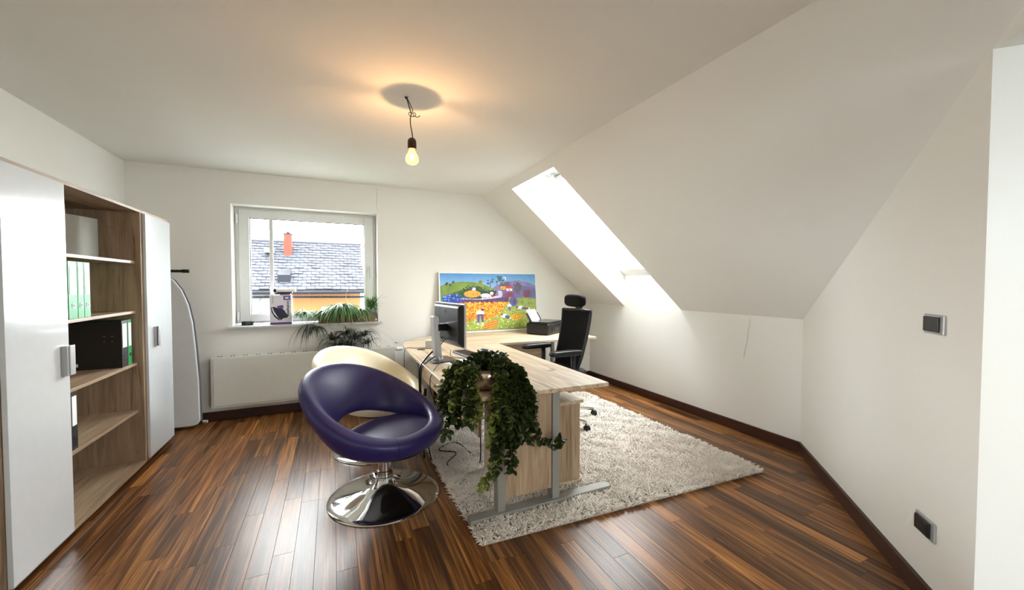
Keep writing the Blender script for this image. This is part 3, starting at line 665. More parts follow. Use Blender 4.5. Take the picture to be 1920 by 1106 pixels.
# ================================================================= SWIVEL CHAIRS
def ring_chair(name, loc, rz, mt, ms, label, lift=0):
    t = empty(name, loc, rz, label=label, cat='chair', group='round swivel tub chairs')
    # upholstered ring, local +x is the front
    nu, nv = 96, 28; vs = []; fs = []
    def sect(ph):
        w = (1-math.cos(ph))/2
        w2 = w**1.6
        zc = .405+.238*w2+lift; b = .055+.13*w2; a = .062-.006*w2; ln = math.radians(6+30*w)
        rx = .325 if math.cos(ph) > 0 else .335
        cx = rx*math.cos(ph)-.02-.02*w; cy = .365*math.sin(ph)
        return w, zc, b, a, ln, cx, cy
    for i in range(nu):
        ph = 2*PI*i/nu; w, zc, b, a, ln, cx, cy = sect(ph)
        o = Vector((math.cos(ph), math.sin(ph), 0)); up = Vector((0, 0, 1))
        u = o*math.cos(ln)-up*math.sin(ln); v = o*math.sin(ln)+up*math.cos(ln)
        for j in range(nv):
            th = 2*PI*j/nv; ct, st_ = math.cos(th), math.sin(th)
            e = .8
            aa = a*(.80+.2*st_)           # thicker at the rim than at the lower edge
            vs.append(Vector((cx, cy, zc))+u*(math.copysign(abs(ct)**e, ct)*aa)+v*(math.copysign(abs(st_)**e, st_)*b))
    for i in range(nu):
        for j in range(nv):
            fs.append((i*nv+j, ((i+1) % nu)*nv+j, ((i+1) % nu)*nv+(j+1) % nv, i*nv+(j+1) % nv))
    g = G().add(vs, fs); rgo = obj('backrest_ring', g, mt, t, smooth=True, local=True)
    for phd in (38, -38):
        ph = math.radians(phd); w, zc, b, a, ln, cx, cy = sect(ph)
        o = Vector((math.cos(ph), math.sin(ph), 0)); up = Vector((0, 0, 1)); u = o*math.cos(ln)-up*math.sin(ln); v = o*math.sin(ln)+up*math.cos(ln)
        pts = []
        for j in range(25):
            th = 2*PI*j/24; ct, st_ = math.cos(th), math.sin(th); aa = a*(.80+.2*st_)
            pts.append(Vector((cx, cy, zc))+u*(math.copysign(abs(ct)**.8, ct)*aa)+v*(math.copysign(abs(st_)**.8, st_)*b))
        g = G().tube(pts, .0016, 5); so = obj('seam', g, ms, rgo, local=True)
        so.location = so.location-rgo.location
    ph = PI; w, zc, b, a, ln, cx, cy = sect(ph)
    # seat cushion and shell below it
    g = G(); g.ell((.055, 0, .398+lift), (.27, .315, .055), 48, 16, .85); obj('seat', g, mt, t, smooth=True, local=True)
    g = G(); g.lathe([(0, -.10), (.12, -.095), (.20, -.072), (.25, -.035), (.27, .0), (0, .0)], (.055, 0, .40+lift), 48); g.v = [(a, b*1.16, c) for a, b, c in g.v]; obj('seat_shell', g, mt, t, smooth=True, local=True)
    g = G(); g.lathe([(0, -.107), (.21, -.090), (.215, -.078), (0, -.078)], (.055, 0, .40+lift), 40); obj('underside_board', g, M['black'], t, smooth='auto', local=True)
    # chrome pedestal
    g = G(); g.lathe([(.336, 0), (.338, .004), (.334, .009), (.30, .016), (.22, .030), (.15, .046), (.10, .062), (.074, .080), (.058, .10), (.052, .112), (.001, .112)], n=96)
    obj('base_disc', g, M['chrome'], t, smooth='auto', local=True)
    g = G(); g.lathe([(.052, .10), (.052, .128), (.047, .131), (.047, .165), (.043, .168)], n=40); obj('collar', g, M['chrome'], t, smooth='auto', local=True)
    g = G(); g.lathe([(.042, .12), (.042, .31+lift)], n=40); obj('column', g, M['chrome'], t, smooth='auto', local=True)
    g = G(); g.tube([(.0, 0, .30), (-.02, .10, .285), (-.02, .19, .28)], .006, 8); obj('lever', g, M['chrome'], t, smooth=True, local=True)
    return t
ring_chair('swivel_chair', (.290, 2.575, 0), math.radians(-42), M['purple'], M['purple_seam'], 'purple leather round tub chair on a chrome disc base')
ring_chair('swivel_chair', (.325, 3.37, 0), math.radians(-44), M['cream'], M['cream_seam'], 'cream leather round tub chair behind the purple one')

# ================================================================= OFFICE CHAIR
oc = empty('office_chair', (1.975, 3.24, .03), math.radians(4), label='black mesh office chair with headrest and armrests at the desk', cat='chair')
# local: front = -x
for i in range(5):
    a_ = math.radians(-84+72*i); c, s_ = math.cos(a_), math.sin(a_)
    g = G(); g.tube([(0, 0, .10), (c*.12, s_*.12, .105), (c*.25, s_*.25, .09), (c*.365, s_*.365, .072)], [.03, .024, .018, .014], 8); lg = obj('base_leg', g, M['chrome'], oc, smooth=True, local=True)
    cs = G(); px_, py_ = c*.375, s_*.375
    for k_ in (-.014, .014):
        q = G(); q.lathe([(.0, -.008), (.022, -.008), (.027, -.003), (.027, .003), (.022, .008), (0, .008)], n=18)
        Mx = Matrix.Translation((px_-s_*k_, py_+c*k_, .028)) @ Matrix.Rotation(a_, 4, 'Z') @ Matrix.Rotation(PI/2, 4, 'X'); q.xf(Mx); cs.add(q.v, q.f)
    cs.ell((px_, py_, .045), (.024, .024, .018), 14, 8)
    co_ = obj('caster', cs, M['black'], oc, smooth='auto', local=True)
g = G(); g.lathe([(.045, .06), (.05, .11), (.03, .13), (.03, .26), (.022, .265), (.022, .40)], n=24); obj('gas_column', g, M['black'], oc, smooth='auto', local=True)
g = G(); g.box(-.13, .15, -.09, .09, .395, .435); obj('tilt_mechanism', g, M['black'], oc, bevel=.01, local=True)
g = G(); g.ell((-.06, 0, .475), (.255, .25, .045), 40, 14, .45); obj('seat', g, M['black_mesh'], oc, smooth=True, local=True)
def back_at(z):      # x of the back's surface and its half width
    t_ = (z-.47)/.58; return .115+.05*math.sin(max(0, t_)*2.2-.5)+.055*t_  , .19+.03*t_-(.09*max(0, .25-t_))
g = G(); rowsz = [.47+.58*i/14 for i in range(15)]; vs = []; fs = []; nw = 13
for z in rowsz:
    x_, hw = back_at(z)
    for k_ in range(nw):
        q = -1+2*k_/(nw-1); vs.append((x_-.028*q*q, q*hw, z))
for z in rowsz:
    x_, hw = back_at(z)
    for k_ in range(nw):
        q = -1+2*k_/(nw-1); vs.append((x_-.028*q*q+.016, q*hw, z))
o2 = len(rowsz)*nw
for i in range(14):
    for k_ in range(nw-1):
        a_ = i*nw+k_; fs.append((a_, a_+1, a_+nw+1, a_+nw)); fs.append((o2+a_, o2+a_+nw, o2+a_+nw+1, o2+a_+1))
    for k_ in (0, nw-1):
        a_ = i*nw+k_; fs.append((a_, a_+nw, o2+a_+nw, o2+a_))
for k_ in range(nw-1):
    fs.append((k_, o2+k_, o2+k_+1, k_+1)); a_ = 14*nw+k_; fs.append((a_, a_+1, o2+a_+1, o2+a_))
g.add(vs, fs); obj('backrest', g, M['black_mesh'], oc, smooth='auto', local=True)
for q in (-1, 1):
    g = G(); pts = []
    for z in rowsz:
        x_, hw = back_at(z); pts.append((x_-.028+.01, q*hw, z))
    g.tube(pts, .013, 8); obj('back_frame', g, M['black'], oc, smooth=True, local=True)
x_, hw = back_at(1.05)
g = G(); g.tube([(x_-.018, -hw, 1.05), (x_+.006, 0, 1.055), (x_-.018, hw, 1.05)], .014, 8); obj('back_frame', g, M['black'], oc, smooth=True, local=True)
g = G(); g.tube([(.10, -.03, .40), (.22, -.03, .37), (.235, -.03, .44), (.195, -.03, .56)], .016, 8); g.tube([(.10, .03, .40), (.22, .03, .37), (.235, .03, .44), (.195, .03, .56)], .016, 8)
obj('back_support', g, M['alu'], oc, smooth=True, local=True)
g = G(); g.tube([(x_+.022, 0, 1.0), (x_+.026, 0, 1.10), (x_+.015, 0, 1.155)], .014, 8); g.box(x_-.005, x_+.035, -.03, .03, 1.05, 1.085); obj('headrest_post', g, M['black'], oc, smooth='auto', local=True)
g = G(); g.ell((x_-.035, 0, 1.145), (.045, .145, .062), 28, 16, .6); obj('headrest', g, M['black_mesh'], oc, smooth=True, local=True)
for q in (-1, 1):
    y_ = q*.245
    g = G(); g.tube([(-.02, q*.15, .415), (-.02, q*.24, .43), (-.02, y_, .50), (-.02, y_, .675)], [.018, .02, .022, .022], 10); ap = obj('armrest_post', g, M['black'], oc, smooth=True, local=True)
    g = G(); g.ell((-.10, y_, .688), (.17, .045, .026), 28, 10, .5); obj('armrest_pad', g, M['black'], oc, smooth=True, local=True)

# ================================================================= PAINTING
pt = empty('painting', (1.815, 4.62, ZD), label='naive harvest landscape painting in a thin white frame leaning on the wall', cat='painting')
PWD, PHT = 1.318, .742
tilt = math.atan2(.068, PHT)
def ppt(x_, z_, d_):      # painting frame: x across, z up, d out of the canvas (towards the room)
    return (1.156+x_, 4.612+z_*math.sin(tilt)-d_*math.cos(tilt), ZD+.001+z_*math.cos(tilt)+ -d_*math.sin(tilt)+.004)
def pbox(g, x0, x1, z0, z1, d0, d1):
    vs = [ppt(x_, z_, d_) for d_ in (d0, d1) for x_, z_ in ((x0, z0), (x1, z0), (x1, z1), (x0, z1))]
    g.add(vs, [(0,1,2,3),(7,6,5,4),(0,4,5,1),(1,5,6,2),(2,6,7,3),(3,7,4,0)])
for nm, q in (('frame_rail', (0, PWD, 0, .014)), ('frame_rail', (0, PWD, PHT-.014, PHT)), ('frame_rail', (0, .014, .014, PHT-.014)), ('frame_rail', (PWD-.014, PWD, .014, PHT-.014))):
    g = G(); pbox(g, *q, -.012, .02); obj(nm, g, M['white_paint'], pt, bevel=.001)
nu, nv = 330, 186
U, V = np.meshgrid((np.arange(nu)+.5)/nu, (np.arange(nv)+.5)/nv)     # V from the top
A = 1.776
def nz2(fx, fy, s=0):
    r_ = np.random.default_rng(s); gx, gy = int(fx)+2, int(fy)+2; t_ = r_.random((gy, gx))
    a_ = U*fx; b_ = V*fy; i0 = a_.astype(int); j0 = b_.astype(int); fa = a_-i0; fb_ = b_-j0
    return (t_[j0, i0]*(1-fa)+t_[j0, i0+1]*fa)*(1-fb_)+(t_[j0+1, i0]*(1-fa)+t_[j0+1, i0+1]*fa)*fb_
img = np.zeros((nv, nu, 3))
def C3(c): return np.array(lin(c)[:3])
n1 = nz2(60, 34, 1); n2 = nz2(120, 68, 2); n3 = nz2(24, 12, 3); n4 = nz2(160, 50, 4)
def put(mask, c, var=0., nn_=None):
    nn_ = n1 if nn_ is None else nn_
    col = C3(c)[None]*(1+var*(nn_[mask][:, None]-.5)*2); img[mask] = np.clip(col, 0, 1)
def el(cx, cy, rx, ry_, jag=0, rot=0):
    dx_ = (U-cx); dy_ = (V-cy)/A
    c_, s_ = math.cos(rot), math.sin(rot); X_ = dx_*c_+dy_*s_; Y_ = -dx_*s_+dy_*c_
    return (X_/rx)**2+(Y_/(ry_/A))**2 < 1+jag*(n2-.5)
def pol(P_):
    m_ = np.zeros(U.shape, bool)
    for i in range(len(P_)):
        x1, y1 = P_[i]; x2, y2 = P_[(i+1) % len(P_)]
        cnd = ((y1 > V) != (y2 > V)); m_ ^= cnd & (U < (x2-x1)*(V-y1)/((y2-y1) or 1e-9)+x1)
    return m_
sk = np.clip(V/.4, 0, 1)[..., None]; img[:] = C3((74, 148, 214))*(1-sk)+C3((172, 210, 236))*sk; img *= (1+.15*(n3-.5))[..., None]
put(el(.78, .52, .34, .40), (126, 120, 176), .2, n3); put(el(.86, .60, .3, .38), (104, 104, 160), .25, n3)
put(el(.24, .47, .37, .33), (122, 148, 66), .25, n3); put(el(.3, .50, .28, .22), (66, 104, 48), .4)
put(el(.33, .36, .14, .14, 1.2), (40, 74, 40), .5, n2)
put(el(.52, .38, .1, .09, .8), (36, 56, 62), .5, n2)
put(el(.70, .36, .15, .07, .6), (110, 92, 150), .5, n2); put(el(.70, .38, .05, .05, 2), (140, 50, 90), .5, n2)
put(el(.80, .24, .05, .10, 2), (84, 70, 92), .7, n2); put(el(.90, .36, .045, .08, 2), (110, 54, 74), .7, n2)
put(el(.67, .22, .07, .08, 2), (86, 62, 90), .6, n2)
put(el(.64, .25, .035, .035, .6), (214, 170, 50), .3, n2)
put(el(.705, .255, .04, .04), (196, 50, 62), .1); put(pol([(.67, .265), (.74, .265), (.735, .305), (.675, .305)]), (240, 236, 236)); put(el(.705, .29, .006, .012), (50, 40, 60))
# green field, right and bottom
put(V > .47+.28*np.clip(.62-U, 0, 1)+.05*np.sin(U*7), (150, 166, 74), .35, n2)
put(el(.86, .50, .18, .07, .2), (140, 158, 70), .3)
sp = (n4 > .72) & (V > .6); put(sp, (206, 214, 128), .2)
# road
put(el(.36, .36, .27, .125) & ~el(.35, .345, .235, .095) & (V > .355) & (U > .12), (212, 204, 228), .1)
put(el(.60, .36, .028, .07) & (V > .3), (204, 196, 224), .1)
# purple border of the field and the wheat
wh = [(0, .60), (.1, .50), (.25, .465), (.42, .475), (.56, .455), (.69, .43), (.675, .55), (.60, .68), (.52, .78), (.455, .815), (.40, .77), (.33, .78), (.27, .83), (0, .98)]
put(pol([(0, .52), (.12, .44), (.25, .445), (.42, .455), (.58, .43), (.70, .41), (.69, .5), (.4, .56), (0, .66)]), (92, 58, 104), .4, n2)
zz = .012*np.sin(U*190)*np.sign(np.sin(U*61))
wm = pol(wh) & (V+zz > .50+.10*np.clip(.25-U, 0, 1)*2)
put(wm, (232, 136, 36), .5, n2); put(wm & (n2 > .55) & (V < .72), (250, 196, 62), .25, n1); put(wm & (n2 < .3), (196, 84, 28), .3)
put(el(.12, .43, .11, .07, 1.5), (44, 72, 168), .6, n2); put(el(.12, .42, .10, .05, 1.2) & (n2 > .68), (128, 170, 240), .1)
# hay, cattle, farmers
put(el(.315, .355, .085, .062), (226, 160, 62), .35, n2); put(el(.33, .27, .022, .028), (236, 232, 240)); put(el(.30, .265, .02, .02), (84, 70, 100))
put(el(.45, .385, .052, .036), (240, 238, 240), .1); put(el(.505, .41, .012, .03), (240, 238, 240)); put(el(.515, .345, .018, .03), (244, 236, 236)); put(el(.52, .395, .016, .02), (190, 40, 60)); put(el(.515, .31, .01, .014), (60, 46, 40))
for a_, b_ in ((.42, .42), (.47, .42)): put(el(a_, b_, .006, .02), (230, 228, 232))
# trees
put(pol([(.563, .39), (.585, .39), (.578, .12), (.566, .12)]), (136, 120, 150), .2)
put(pol([(.495, .24), (.508, .24), (.505, .14), (.499, .14)]), (96, 84, 120))
for a_, b_, c_, d_ in ((.605, .09, .022, .05), (.59, .05, .018, .02), (.64, .12, .015, .02), (.48, .17, .015, .02), (.52, .14, .015, .02), (.53, .10, .01, .015), (.48, .12, .01, .012), (.575, .14, .012, .02), (.62, .05, .01, .015)):
    put(el(a_, b_, c_, d_), (46, 92, 112), .3, n2)
put(el(.655, .08, .02, .03) & ~el(.65, .085, .014, .022), (232, 236, 246))
for a_, b_ in ((.07, .17), (.10, .20), (.13, .15), (.06, .19)): put(el(a_, b_, .012, .02), (60, 84, 72), .3, n2)
put(el(.40, .15, .02, .035, 1), (138, 116, 50), .4, n2); put(pol([(.125, .18), (.131, .18), (.135, .12), (.129, .12)]), (120, 84, 84))
# purple sheaf, resting people
put(el(.745, .50, .045, .085), (88, 84, 146), .45, n2); put(el(.755, .52, .012, .03), (60, 52, 110))
put(el(.70, .575, .022, .035), (240, 236, 240)); put(el(.70, .53, .01, .014), (226, 180, 160)); put(el(.70, .625, .018, .04), (112, 100, 140), .2)
put(el(.82, .61, .035, .03), (238, 236, 244)); put(el(.785, .60, .014, .022), (92, 84, 140)); put(el(.875, .63, .045, .02, 0, .12), (84, 74, 130), .2); put(el(.92, .64, .01, .022), (240, 230, 224))
put(el(.64, .75, .035, .035), (240, 238, 240)); put(el(.615, .725, .014, .02), (200, 70, 60)); put(el(.675, .775, .028, .03, 0, .3), (72, 96, 150), .2); put(el(.705, .80, .01, .015), (240, 236, 230))
put(el(.775, .77, .065, .055, 1.6), (214, 158, 44), .5, n2); put(el(.86, .765, .06, .02, 1), (196, 160, 70), .4, n2)
# reaper in the foreground
put(el(.39, .685, .042, .045), (244, 240, 244)); put(el(.415, .635, .018, .018), (40, 34, 50)); put(el(.42, .66, .01, .014), (226, 170, 150))
put(el(.39, .72, .034, .012), (70, 56, 70)); put(pol([(.355, .72), (.385, .73), (.378, .86), (.358, .86)]), (96, 84, 140), .2); put(pol([(.392, .73), (.425, .72), (.42, .86), (.402, .85)]), (96, 84, 140), .2)
put(el(.362, .875, .012, .018), (244, 240, 240)); put(el(.41, .87, .012, .018), (244, 240, 240))
# stubble track
tr_ = pol([(.46, .84), (.57, .80), (.565, .90), (.53, 1), (.38, 1)]); put(tr_, (222, 152, 60), .4, n4); put(tr_ & (np.sin((V*A+U*.6)*90) > .3), (190, 106, 36), .3)
put(V > .97, (150, 150, 80), .3)
xs = .014+(PWD-.028)*np.arange(nu+1)/nu; zs = PHT-.014-(PHT-.028)*np.arange(nv+1)/nv
c0 = np.array(ppt(0, 0, .012)); ex = np.array(ppt(1, 0, .012))-c0; ez = np.array(ppt(0, 1, .012))-c0
XX, ZZ = np.meshgrid(xs, zs); PV = c0+XX[..., None]*ex+ZZ[..., None]*ez-np.array(pt.location)
ii, jj = np.meshgrid(np.arange(nu), np.arange(nv)); i0 = jj*(nu+1)+ii
FQ = np.stack([i0, i0+nu+1, i0+nu+2, i0+1], -1).reshape(-1, 4)
m, n_, l_, p_ = nodes('painted_canvas'); at_ = n_.new('ShaderNodeAttribute'); at_.attribute_name = 'paint'; l_.new(at_.outputs['Color'], p_.inputs['Base Color']); p_.inputs['Roughness'].default_value = .4
can = fastmesh('canvas', PV.reshape(-1, 3), FQ, m, pt)
ca_ = can.data.color_attributes.new('paint', 'FLOAT_COLOR', 'CORNER')
cc4 = np.concatenate([img, np.ones((nv, nu, 1))], -1).reshape(-1, 4).repeat(4, 0).astype(np.float32); ca_.data.foreach_set('color', cc4.ravel())
g = G(); pbox(g, .01, PWD-.01, .01, PHT-.01, -.008, .010); obj('backing_board', g, M['wicker'], pt)

# ================================================================= PRINTER
pr = empty('printer', (2.372, 4.215, ZD+.001), math.radians(33), label='black inkjet printer with paper in its rear tray', cat='printer')
g = G(); g.box(-.215, .215, -.15, .15, 0, .135); obj('body', g, M['black'], pr, bevel=.02, seg=4, local=True)
g = G(); g.box(-.205, .205, -.14, .12, .135, .152); obj('scanner_lid', g, M['black_gloss'], pr, bevel=.006, local=True)
g = G(); g.box(-.12, .16, -.156, -.145, .025, .095); tr = obj('output_tray', g, M['black_gloss'], pr, bevel=.003, local=True)
g = G(); g.box(-.05, .06, -.158, -.156, .045, .075); lo = obj('control_panel', g, M['slot'], pr, bevel=.001, local=True)
def tilted(g, th, piv): return g.xf(Matrix.Translation(piv) @ Matrix.Rotation(th, 4, 'X') @ Matrix.Translation([-a for a in piv]))
g = G(); g.box(-.15, .15, .125, .133, .13, .26); tilted(g, -.55, (0, .13, .13)); obj('rear_tray', g, M['black'], pr, bevel=.002, local=True)
pp = G(); pp.box(-.105, .105, .118, .124, .15, .30); tilted(pp, -.55, (0, .13, .13)); obj('paper_stack', pp, M['paper'], pr, local=True)

# ================================================================= MONITOR
mo = empty('monitor', (.80, 3.05, ZD+.001), math.radians(8.5), label='black monitor on a silver stand, seen from behind on the desk', cat='monitor')
# local: screen faces +x, width along y
g = G(); g.box(.045, .062, -.272, .272, .118, .452); obj('screen_bezel', g, M['alu'], mo, bevel=.003, local=True)
g = G(); g.box(.062, .0635, -.262, .262, .128, .442); obj('screen', g, M['black_gloss'], mo, local=True)
g = G(); vs = [(.046, -.27, .12), (.046, .27, .12), (.046, .27, .45), (.046, -.27, .45), (.012, -.235, .16), (.012, .235, .16), (.012, .235, .43), (.012, -.235, .43)]
g.add(vs, [(0,1,2,3),(7,6,5,4),(0,4,5,1),(1,5,6,2),(2,6,7,3),(3,7,4,0)]); bk = obj('rear_housing', g, M['black'], mo, bevel=.012, seg=3, local=True)
g = G(); g.tube([(.0105, .02+.018*math.cos(a_), .385+.018*math.sin(a_)) for a_ in [i*PI/12 for i in range(25)]], .0018, 6); lo = obj('emblem', g, M['alu'], mo, local=True)
g = G(); g.box(-.065, .015, -.04, .04, .235, .29); obj('swivel_bracket', g, M['black_gloss'], mo, bevel=.006, local=True)
g = G(); g.prism([(-.085, .012), (-.030, .012), (-.056, .352), (-.102, .352)], 'y', -.036, .036); obj('stand_column', g, M['alu'], mo, bevel=.006, seg=3, local=True)
g = G(); g.lathe([(.045, .008), (.045, .02), (.04, .024)], (-.056, 0, 0), 24); obj('stand_collar', g, M['alu'], mo, smooth='auto', local=True)
g = G(); g.box(-.125, .075, -.12, .12, 0, .010); obj('stand_base', g, M['dark_metal'], mo, bevel=.004, local=True)
for k_ in range(4):
    g = G(); y_ = -.05+.035*k_; g.tube([(.012, y_, .18), (-.02, y_, .165), (-.04, y_+.02, .13), (-.055, .03, .10)], .004, 6); obj('plugged_cable', g, M['black'], mo, smooth=True, local=True)
# cables
def spline(P_, n=10):
    P_ = [Vector(p) for p in P_]; Q = [P_[0]]+P_+[P_[-1]]; out = []
    for i in range(1, len(Q)-2):
        for k_ in range(n):
            t_ = k_/n; a_, b_, c_, d_ = Q[i-1], Q[i], Q[i+1], Q[i+2]
            out.append(.5*((2*b_)+(-a_+c_)*t_+(2*a_-5*b_+4*c_-d_)*t_*t_+(-a_+3*b_-3*c_+d_)*t_**3))
    out.append(P_[-1]); return out
def cable(P_, r, m_, label): tag(obj('cable', G().tube(spline(P_), r, 6), m_, smooth=True), label, 'cable')
cable([(.745, 3.08, .83), (.70, 3.06, .80), (.64, 3.02, .755), (.592, 2.97, .70), (.588, 2.96, .55), (.60, 2.96, .30), (.62, 2.96, .02)], .0075, M['black'], 'thick black cable bundle falling over the left desk edge')
cable([(.755, 3.07, .80), (.72, 3.02, .775), (.65, 2.97, .748), (.596, 2.93, .70), (.592, 2.925, .5), (.62, 2.92, .25), (.66, 2.90, .02)], .005, M['black'], 'thin black cable hanging next to the thick bundle')
cable([(.735, 2.96, .79), (.72, 2.86, .76), (.66, 2.75, .744), (.598, 2.64, .71), (.594, 2.62, .62), (.62, 2.58, .56), (.72, 2.5, .50)], .003, M['black'], 'thin looping black cable crossing the desk edge toward the plant')
cable([(.79, 3.66, .745), (.70, 3.70, .738), (.625, 3.72, .742), (.600, 3.72, .70), (.596, 3.70, .5), (.60, 3.7, .02)], .003, M['black'], 'thin cable from the small white box over the desk corner')
cable([(.86, 3.08, .80), (.88, 3.12, .745), (.97, 3.02, .740), (1.0, 2.98, .741), (1.03, 2.95, .742)], .0025, M['ink'], 'keyboard cable lying on the desk below the monitor')
cable([(.80, 2.60, .028), (.74, 2.75, .04), (.85, 2.9, .04), (.74, 3.0, .045), (.9, 3.1, .04), (.95, 2.86, .042), (.96, 2.67, .042), (.955, 2.64, .3)], .0045, M['black'], 'black floor cable tangled on the rug beside the drawer pedestal')
# keyboard, mouse, papers, adapter box
kb = empty('keyboard', (1.05, 3.14, ZD+.001), math.radians(8), label='dark flat computer keyboard beside the monitor', cat='keyboard')
g = G(); g.box(-.065, .065, -.22, .22, 0, .014); obj('case', g, M['dark_metal'], kb, bevel=.003, local=True)
g = G()
for i in range(5):
    for j in range(20): g.box(-.058+i*.0235, -.058+i*.0235+.019, -.214+j*.0214, -.214+j*.0214+.0175, .014, .019)
obj('keys', g, M['black'], kb, local=True, kind='stuff')
ms_ = empty('computer_mouse', (1.20, 3.20, ZD+.001), math.radians(20), label='dark computer mouse beside the keyboard', cat='mouse')
g = G(); g.ell((0, 0, .012), (.033, .057, .026), 24, 14, .8); g.v = [(a, b, max(0, c)) for a, b, c in g.v]; obj('shell', g, M['dark_metal'], ms_, smooth=True, local=True)
g = G(); g.box(-.004, .004, .02, .038, .030, .0375); obj('scroll_wheel', g, M['black'], ms_, bevel=.002, local=True)
g = G(); g.box(-.15, .15, -.105, .105, 0, .0015); ps = obj('paper_sheet', g, M['paper']); ps.location = (.93, 2.90, ZD+.001); ps.rotation_euler = (0, 0, .4)
tag(ps, 'white paper sheet on the desk under the keyboard cable', 'paper')
ab = empty('adapter_box', (.83, 3.68, ZD+.001), math.radians(-20), label='small white box at the desk corner behind the monitor', cat='box')
g = G(); g.box(-.04, .04, -.04, .04, 0, .075); obj('casing', g, M['radiator'], ab, bevel=.006, local=True)
g = G(); g.box(-.032, .032, -.0415, -.04, .01, .066); obj('front_plate', g, M['cable_w'], ab, local=True)
lt = G(); lt.tube([(.70, 3.62, ZD+.006), (.735, 3.60, ZD+.006), (.765, 3.60, ZD+.006)], .0055, 8); tag(obj('plug', lt, M['dark_metal'], smooth=True), 'small dark plug lying next to the white box', 'plug')

# ================================================================= TRAILING PLANT
M['hoya'] = mat('dark_waxy_leaf', (48, 62, 25), .36, var=.6, vscale=35)
M['hoya_light'] = mat('yellow_green_leaf', (118, 130, 56), .4, var=.4, vscale=35)
M['stem'] = mat('brown_green_stem', (66, 64, 40), .6)
M['soil'] = mat('potting_soil', (40, 30, 22), .95, bump=1, bscale=80)
hp = empty('trailing_plant', (.80, 2.13, ZD), label='dark green trailing plant with curled leaves hanging over the desk end', cat='plant')
PX, PY = .80, 2.13
g = G(); g.lathe([(.058, .001), (.068, .004), (.088, .03), (.102, .065), (.105, .09), (.098, .105), (.104, .122), (.100, .122), (.094, .105), (.09, .09), (.001, .09)], (PX, PY, ZD), 40)
obj('pot', g, M['brass'], hp, smooth='auto')
g = G(); g.lathe([(.0, .098), (.06, .1), (.092, .094)], (PX, PY, ZD), 24); obj('soil', g, M['soil'], hp)
r_ = random.Random(11)
def curled_leaf(g, c, dirv, nrm, size):
    d_ = dirv.normalized(); n_ = (nrm-d_*nrm.dot(d_)).normalized(); s_ = d_.cross(n_)
    w = size*.46; cu = .42*size
    vs = []
    prof_ = [(0, .60, -.04), (.2, .95, .08), (.5, 1.05, .13), (.8, .95, .03), (.98, .60, -.16)]
    for t_, ww, lf in prof_:
        for q in (-1, 0, 1):
            vs.append(c+d_*(t_*size)+s_*(q*w*ww)+n_*(lf*size+cu*(1-abs(q))*-.8*ww))
    fs = []
    for i in range(4):
        for q in range(2): a_ = i*3+q; fs.append((a_, a_+1, a_+4, a_+3))
    g.add(vs, fs)
def strand(P_, m_, dens=1.0, size=(.024, .040), rr=.016):
    pts = spline(P_, 9); g = G()
    for i in range(len(pts)-1):
        p, q = pts[i], pts[i+1]; seglen = (q-p).length
        cnt = max(1, int(seglen*150*dens+r_.random()))
        for k_ in range(cnt):
            c = p.lerp(q, r_.random()); t_ = (q-p).normalized() if seglen > 1e-5 else Vector((0, 0, -1))
            rd_ = Vector((r_.gauss(0, 1), r_.gauss(0, 1), r_.gauss(0, 1))); rd_ = (rd_-t_*rd_.dot(t_)).normalized()
            curled_leaf(g, c+rd_*r_.uniform(0, rr*.5), rd_*.8+t_*r_.uniform(-.1, .6)+Vector((0, 0, r_.uniform(-.1, .3))), t_*-1+rd_*.4+Vector((r_.uniform(-.4, .4), r_.uniform(-.4, .4), .3)), r_.uniform(*size))
    st_ = obj('foliage_strand', g, m_, hp, smooth=True)
    gg = G().tube(pts, .0022, 5); obj('stem', gg, M['stem'], st_, smooth=True)
DK, LT = M['hoya'], M['hoya_light']
def j(a): return r_.uniform(-a, a)
EY = 1.92      # just in front of the desk end
top = ZD+.12
def hang(ax, ay, lx, ly, zend, m_=DK, arch=.07, **k_):
    """rises from the pot, arches out to (lx,ly) over the edge and hangs to zend"""
    sx, sy = PX+(ax-PX)*.6, PY+(ay-PY)*.6
    mx_, my_ = (ax+lx)/2, (ay+ly)/2
    strand([(PX+(ax-PX)*.4, PY+(ay-PY)*.4, top-.02), (ax, ay, top+arch*.6), (mx_, my_, top+arch*.35), (lx, ly, ZD-.02), (lx+j(.02), ly+j(.012)-.01, (ZD+zend)/2), (lx+j(.03), ly+j(.012), zend)], m_, **k_)
for lx, ze in ((.89, .56), (.92, .60), (.935, .50), (.955, .58), (.965, .48), (.975, .56), (.985, .64), (.94, .46), (.91, .48), (.97, .52), (.99, .60), (.955, .45)):
    hang(PX+.10+j(.02), PY-.05+j(.03), lx, EY+j(.02), ze, DK, arch=-.02)
strand([(PX+.06, PY-.05, top), (.90, 2.02, ZD+.10), (.98, EY, ZD-.03), (1.0, EY, .56), (1.045, EY, .47), (1.10, EY-.005, .44), (1.15, EY-.005, .425), (1.19, EY, .455)], DK)
for lx, ze, m_ in ((.76, .46, LT), (.775, .40, DK), (.79, .50, DK), (.80, .55, LT), (.82, .50, DK), (.84, .52, DK)):
    hang(PX+.09+j(.015), PY-.08, lx+.02, EY+j(.015), ze, m_, arch=-.10)
strand([(PX, PY-.05, top), (PX+.085, PY-.09, top-.04), (.775, EY, ZD-.02), (.765, EY, .55), (.78, EY, .42), (.765, EY, .33), (.73, EY, .29), (.70, EY-.005, .285)], LT, dens=.9)
strand([(PX, PY-.05, top), (PX+.085, PY-.09, top-.04), (.79, EY, ZD-.02), (.785, EY, .55), (.79, EY, .42), (.775, EY, .31)], DK, dens=.9)
strand([(PX+.03, PY-.05, top), (PX+.03, PY-.12, top), (.86, EY, ZD-.02), (.865, EY, .55), (.87, EY, .42), (.865, EY, .31)], DK, dens=1.1)
